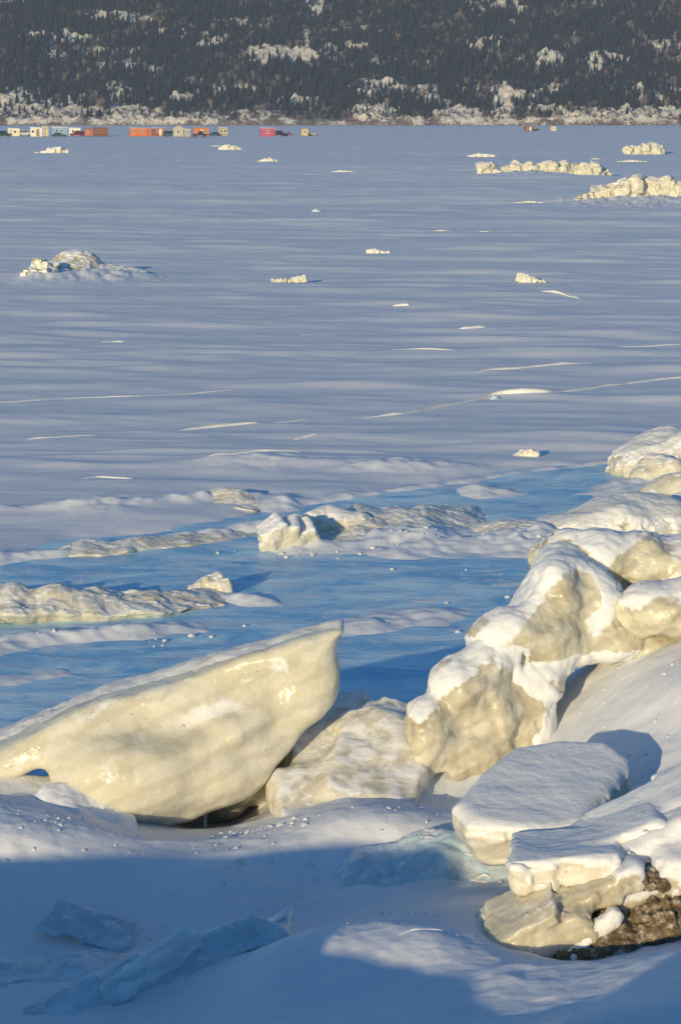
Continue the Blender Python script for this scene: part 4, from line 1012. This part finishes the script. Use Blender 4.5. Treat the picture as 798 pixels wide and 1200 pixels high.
def empty_thing(name, label, cat, px, py, group, rz=0.0):
    p = atz(px, py, 0.03); o = bpy.data.objects.new(name, None); COL.objects.link(o)
    o.location = (p[0], p[1], 0.0); o.rotation_euler[2] = rz; o.empty_display_size = .3
    return tag(o, label, cat, group), (p[1] + .2)/FPX
def hut(label, px0, px1, pyt, pyb, wall, roofc=WHITEP, door=None, wins=(.5,), gable=False, chimney=None, trim=WHITEP, side=None, rz=0.12, doorx=.75, name='fishing_hut'):
    o, s = empty_thing(name, label, 'fishing hut', (px0 + px1)/2, pyb, HG, rz)
    W = (px1 - px0)*s*.94; H = (pyb - pyt)*s; D = min(W*.9, 2.6); wh = H*(.74 if gable else .9); z0 = .14
    wm = paint(wall)
    bm_obj('wall', lambda b: (addprism(b, [(-W/2,z0),(W/2,z0),(W/2,wh),(0,H*.93),(-W/2,wh)], -D/2, D/2) if gable else addprism(b, [(-W/2,z0),(W/2,z0),(W/2,wh),(-W/2,wh)], -D/2, D/2)), wm, o)
    if gable:
        def rf(b):
            for sg in (-1, 1):
                addprism(b, [(0, H*.935),(sg*(W/2 + .14), wh - .10),(sg*(W/2 + .14), wh - .02),(0, H)], -D/2 - .14, D/2 + .14)
        bm_obj('roof', rf, paint(roofc), o)
    else:
        bm_obj('roof', lambda b: addprism(b, [(-W/2 - .12, wh + .005),(W/2 + .12, wh + .005),(W/2 + .12, H*.95),(-W/2 - .12, H)], -D/2 - .15, D/2 + .12), paint(roofc), o)
    for sg in (-1, 1):
        bm_obj('runner', lambda b: addprism(b, [(-W/2 - .2, .12),(-W/2 - .05, 0),(W/2 + .05, 0),(W/2 + .2, .12),(W/2 + .1, .135),(-W/2 - .1, .135)], sg*D*.38 - .06, sg*D*.38 + .06), paint(TIMBER), o)
    if door is not None:
        dx = (doorx - .5)*W; dw = min(.36, W*.16); dh = min(1.75, wh*.86)
        dr = bm_obj('door', lambda b: addbox(b, dx - dw, dx + dw, -D/2 - .045, -D/2 - .003, z0 + .05, z0 + dh), paint(door), o)
        bm_obj('handle', lambda b: addbox(b, dx + dw*.6, dx + dw*.75, -D/2 - .09, -D/2 - .047, z0 + dh*.45, z0 + dh*.55), STEEL, dr)
    for wx in wins:
        cx_ = (wx - .5)*W; ww_ = min(.32, W*.14)
        fr = bm_obj('window', lambda b: addbox(b, cx_ - ww_, cx_ + ww_, -D/2 - .05, -D/2 - .004, wh*.45, wh*.8), paint(trim), o)
        bm_obj('pane', lambda b: addbox(b, cx_ - ww_*.72, cx_ + ww_*.72, -D/2 - .065, -D/2 - .053, wh*.50, wh*.75), GLASS, fr)
    if chimney is not None:
        ch = bm_obj('chimney', lambda b: addcyl(b, ((chimney - .5)*W, .2*D, H*.95 + .35), .07, .9, 'Z'), STEEL, o)
        bm_obj('chimney_hood', lambda b: addcyl(b, ((chimney - .5)*W, .2*D, H*.95 + .84), .13, .08, 'Z', 14, .02), STEEL, ch)
    return o
CREAM = (.72, .66, .48); ORANGE = (.62, .16, .045); BROWN = (.20, .075, .045)
hut('small cream hut at the far left beside the half hidden car', 10, 24, 150, 160, CREAM, wins=(.6,), door=(.55, .5, .4), doorx=.25)
hut('cream hut with dark window and door, second from the left', 36, 50.5, 149, 160.5, (.75, .70, .55), door=(.25, .22, .18), wins=(.2,), doorx=.62, chimney=.8)
hut('narrow lavender grey hut with a yellow end panel', 50.5, 58, 148, 160, (.42, .38, .48), (.70, .58, .22), door=(.68, .55, .2), wins=(), doorx=.7, chimney=.7)
hut('pale blue hut behind a dark car', 61, 80, 148.5, 159.5, (.22, .36, .55), wins=(.62, .3), door=None, chimney=.9)
hut('white hut between the blue hut and the rusty huts', 81, 95, 149.5, 159.5, (.74, .72, .66), wins=(.35, .75), door=None)
hut('low rusty red hut left of the dark brown cabin', 99, 109.5, 150.5, 159.5, (.42, .14, .09), BROWN, wins=(), door=(.50, .25, .18), doorx=.4)
hut('dark brown cabin with a rounded dark end', 109.5, 127, 149, 159.5, BROWN, (.16, .10, .08), wins=(.25, .6), trim=(.45, .28, .2), chimney=.4)
hut('long bright orange hut with two pale windows', 152, 177, 149.5, 160, ORANGE, (.50, .45, .48), wins=(.22, .62), door=(.5, .12, .05), doorx=.86, chimney=.55)
hut('dark red hut with a white panel, right of the long orange hut', 178, 195, 149.5, 159.5, (.30, .07, .05), (.55, .5, .45), wins=(.4, .8), door=(.7, .62, .52), doorx=.6)
hut('grey beige peaked hut with a snowy gable roof', 203, 215, 147, 160.5, (.48, .44, .34), (.62, .58, .48), gable=True, wins=(.5,))
hut('small plain grey hut right of the peaked hut', 216, 223, 151, 160.5, (.38, .36, .32), wins=(.5,))
hut('bright orange hut with a raised box on its roof', 227, 245, 149.5, 160, (.66, .18, .05), (.60, .20, .07), wins=(.75,), door=(.55, .5, .42), doorx=.5, chimney=.25)
hut('olive beige hut right of the dark blue car', 256, 267, 149, 159.5, (.42, .38, .22), (.55, .50, .36), wins=(.3, .7))
hut('pink hut with one white framed window, standing apart', 305, 323, 149.5, 160.5, (.46, .10, .18), (.55, .45, .48), wins=(.48,), door=(.36, .08, .14), doorx=.85)
hut('small beige hut with an orange side, right of the pink hut', 353, 361, 150.5, 159.5, (.55, .46, .26), (.5, .3, .14), wins=(.5,), door=None, chimney=.7)
hut('brown hut with a white door, far to the right', 614, 625, 148, 153.6, (.26, .10, .05), (.30, .12, .06), wins=(.25,), door=(.8, .78, .7), doorx=.6)
hut('tiny cream hut with a reddish roof, farthest right', 645, 651, 147.6, 153.6, (.70, .62, .42), (.40, .18, .10), wins=(.5,), door=None)
def addhood(o, prof, y0, y1): pass
VG = 'vehicles parked among the fishing huts'
def car(label, px0, px1, pyb, color, kind='car', flip=False, rz=.15):
    o, s = empty_thing({'car': 'parked_car', 'pickup': 'pickup_truck', 'suv': 'parked_car'}[kind], label, {'car': 'car', 'pickup': 'pickup truck', 'suv': 'car'}[kind], (px0 + px1)/2, pyb, VG, rz)
    L = (px1 - px0)*s; L = max(L, 3.6); k = L/4.4; sg = -1 if flip else 1
    if kind == 'car': low = [(-2.2,.35),(2.2,.35),(2.2,.78),(1.3,.92),(-1.6,.95),(-2.2,.85)]; cab = [(-1.6,.93),(1.0,.93),(.35,1.42),(-1.15,1.42)]
    elif kind == 'suv': low = [(-2.2,.4),(2.2,.4),(2.2,.95),(1.3,1.08),(-2.15,1.1)]; cab = [(-2.15,1.08),(1.15,1.08),(.6,1.75),(-1.95,1.75)]
    else: low = [(-2.2,.5),(2.2,.5),(2.2,1.0),(1.2,1.12),(.9,1.12),(-.55,1.12),(-.55,.98),(-2.2,1.02)]; cab = [(-.55,1.10),(1.15,1.10),(.55,1.8),(-.4,1.8)]
    sc = lambda P: [(sg*x*k, z*k) for x, z in P]
    bm_obj('body', lambda b: addprism(b, sc(low), -.86*k, .86*k), paint(color, .3), o, bevel=.05*k)
    cb = bm_obj('cabin', lambda b: addprism(b, sc(cab), -.76*k, .76*k), paint(color, .3), o, bevel=.04*k)
    xs_ = [p[0] for p in cab]; zt_, zb_ = cab[2][1], cab[0][1]; xm = (cab[3][0] + cab[2][0])/2
    for a, c_ in ((cab[3][0] + .02, xm - .06), (xm + .06, cab[2][0] + .12)):
        for yy in (-1, 1):
            bm_obj('window', lambda b: addbox(b, min(sg*a*k, sg*c_*k), max(sg*a*k, sg*c_*k), yy*.775*k - .012, yy*.775*k + .012, (zb_ + .14)*k, (zt_ - .10)*k), GLASS, cb)
    for wx in (-1.4, 1.4):
        for yy in (-1, 1):
            wh = bm_obj('wheel', lambda b: addcyl(b, (wx*k, yy*.80*k, .34*k), .34*k, .2*k), RUB, o)
            bm_obj('rim', lambda b: addcyl(b, (wx*k, yy*.905*k, .34*k), .19*k, .02*k), STEEL, wh)
    for yy in (-.6, .6):
        bm_obj('headlight', lambda b: addbox(b, *sorted((sg*2.185*k, sg*2.225*k)), yy*k - .14*k, yy*k + .14*k, .66*k, .80*k), paint((.8, .8, .75), .2), o)
    return o
car('dark green car cut by the left edge', -5, 14, 160.8, (.03, .06, .05), 'suv')
car('white van like car between the small cream hut and the next', 25, 34, 159.5, (.55, .54, .5), 'suv')
car('dark teal car parked in front of the pale blue hut', 61, 78, 161, (.04, .09, .12), 'car')
car('maroon car in front of the white hut', 84, 98, 160.2, (.16, .03, .05), 'suv', True)
car('dark teal car squeezed between the dark red hut and the peaked hut', 195, 206, 160.2, (.04, .11, .12), 'suv')
car('dark blue pickup in front of the second orange hut', 228, 241, 160.8, (.03, .05, .10), 'pickup')
car('dark blue car between the orange hut and the olive hut', 245, 257, 160, (.05, .07, .13), 'car', True)
car('black car right beside the pink hut', 323, 332, 159.6, (.03, .03, .04), 'suv')
def snowmobile(label, px, pyb, color, rz=.2):
    o, s = empty_thing('snowmobile', label, 'snowmobile', px, pyb, 'snowmobiles and sleds by the huts', rz)
    bm_obj('track', lambda b: addprism(b, [(-1.45,.25),(-1.2,.02),(.1,.02),(.35,.2),(.2,.42),(-1.2,.45)], -.2, .2), RUB, o)
    bm_obj('body', lambda b: addprism(b, [(-.3,.35),(1.3,.32),(1.5,.5),(1.05,.75),(.45,.98),(.2,.7),(-.3,.6)], -.38, .38), paint(color, .3), o, bevel=.05)
    bm_obj('seat', lambda b: addprism(b, [(-1.4,.46),(-.2,.46),(.1,.62),(-.2,.76),(-1.35,.70)], -.18, .18), RUB, o, bevel=.04)
    ws = bm_obj('windscreen', lambda b: addprism(b, [(.44,.98),(.75,.88),(.35,1.28),(.30,1.26)], -.26, .26), GLASS, o)
    bm_obj('handlebar', lambda b: (addcyl(b, (.18,0,1.02), .02, .7), addcyl(b, (.25,0,.87), .025, .34, 'Z')), STEEL, o)
    for yy in (-1, 1):
        bm_obj('ski', lambda b: addprism(b, [(.35,.03),(.4,0),(1.45,0),(1.7,.16),(1.66,.19),(1.4,.04)], yy*.48 - .07, yy*.48 + .07), paint((.05,.05,.06)), o)
        bm_obj('ski_strut', lambda b: addcyl(b, (.95, yy*.44, .22), .03, .42, 'Z'), STEEL, o)
snowmobile('dark snowmobile with a reddish hood, right of the pink hut', 336, 159.4, (.22, .07, .06))
snowmobile('dark grey snowmobile beside the small beige hut', 365, 159.2, (.10, .08, .08), -.2)
snowmobile('lone dark snowmobile right of the brown hut with the white door', 628, 153.7, (.05, .05, .07))
# ================================================================== light, air, camera
def mixt(nt, c, t):
    n = node(nt, 'ShaderNodeMix', data_type='RGBA', blend_type='MULTIPLY'); n.inputs[0].default_value = 1.0
    nt.links.new(c, n.inputs[6]); n.inputs[7].default_value = (*t, 1); return n.outputs[2]
w = bpy.data.worlds.new('World'); scene.world = w; w.use_nodes = True
nt = w.node_tree; nt.nodes.clear()
bg = nt.nodes.new('ShaderNodeBackground'); wo = nt.nodes.new('ShaderNodeOutputWorld'); sk = nt.nodes.new('ShaderNodeTexSky')
sk.sky_type = 'NISHITA'; sk.sun_disc = False; sk.sun_elevation = SUN_EL
sk.sun_rotation = math.atan2(-SUN_DIR[0], -SUN_DIR[1])
sk.air_density = 1.0; sk.dust_density = 0.4; sk.ozone_density = 2.0
bg.inputs[1].default_value = 0.128
nt.links.new(mixt(nt, sk.outputs[0], (0.42, 0.80, 1.14)), bg.inputs[0]); nt.links.new(bg.outputs[0], wo.inputs[0])
sl = bpy.data.lights.new('sun', 'SUN'); sl.energy = 4.1; sl.angle = math.radians(0.6); sl.color = (1.0, 0.79, 0.46)
so = bpy.data.objects.new('sun', sl); COL.objects.link(so)
so.rotation_euler = Vector(SUN_DIR).to_track_quat('-Z', 'Y').to_euler(); so.location = (-40, -90, 30)

def haze_box(lo, hi):
    V = [(x, y, z) for x in (lo[0], hi[0]) for y in (lo[1], hi[1]) for z in (lo[2], hi[2])]
    F = [(0, 1, 3, 2), (4, 6, 7, 5), (0, 4, 5, 1), (2, 3, 7, 6), (0, 2, 6, 4), (1, 5, 7, 3)]
    m = bpy.data.materials.new('thin_air'); m.use_nodes = True; t = m.node_tree; t.nodes.clear()
    o = t.nodes.new('ShaderNodeOutputMaterial'); v = t.nodes.new('ShaderNodeVolumePrincipled')
    v.inputs['Color'].default_value = (0.70, 0.82, 1.0, 1); v.inputs['Density'].default_value = 0.00009; v.inputs['Anisotropy'].default_value = 0.0
    t.links.new(v.outputs[0], o.inputs['Volume'])
    ob = link('haze', mesh_np('haze', np.array(V), np.array(F), m, smooth=False))
    tag(ob, 'thin blue winter air over the fjord', None, None, 'stuff')
haze_box((-14000, -40, -45), (14000, 3600, 470))

cd = bpy.data.cameras.new('camera'); co = bpy.data.objects.new('camera', cd); COL.objects.link(co)
cd.sensor_fit = 'VERTICAL'; cd.sensor_height = 24.0; cd.lens = 24.0*FPX/PH
cd.clip_start = 0.1; cd.clip_end = 12000
co.location = tuple(CAM); co.rotation_euler = (math.pi/2 - PITCH, 0, 0)
scene.camera = co
scene.view_settings.view_transform = 'Standard'; scene.view_settings.look = 'None'
scene.view_settings.exposure = 0.0; scene.view_settings.gamma = 1.0; scene.view_settings.use_curve_mapping = False
scene.render.engine = 'CYCLES'
cy = scene.cycles
cy.use_denoising = True; cy.use_adaptive_sampling = True; cy.adaptive_threshold = 0.015
cy.max_bounces = 6; cy.diffuse_bounces = 3; cy.glossy_bounces = 3; cy.transmission_bounces = 3; cy.volume_bounces = 1
cy.caustics_reflective = False; cy.caustics_refractive = False
for o in list(scene.objects):
    if '_base' in o: del o['_base']
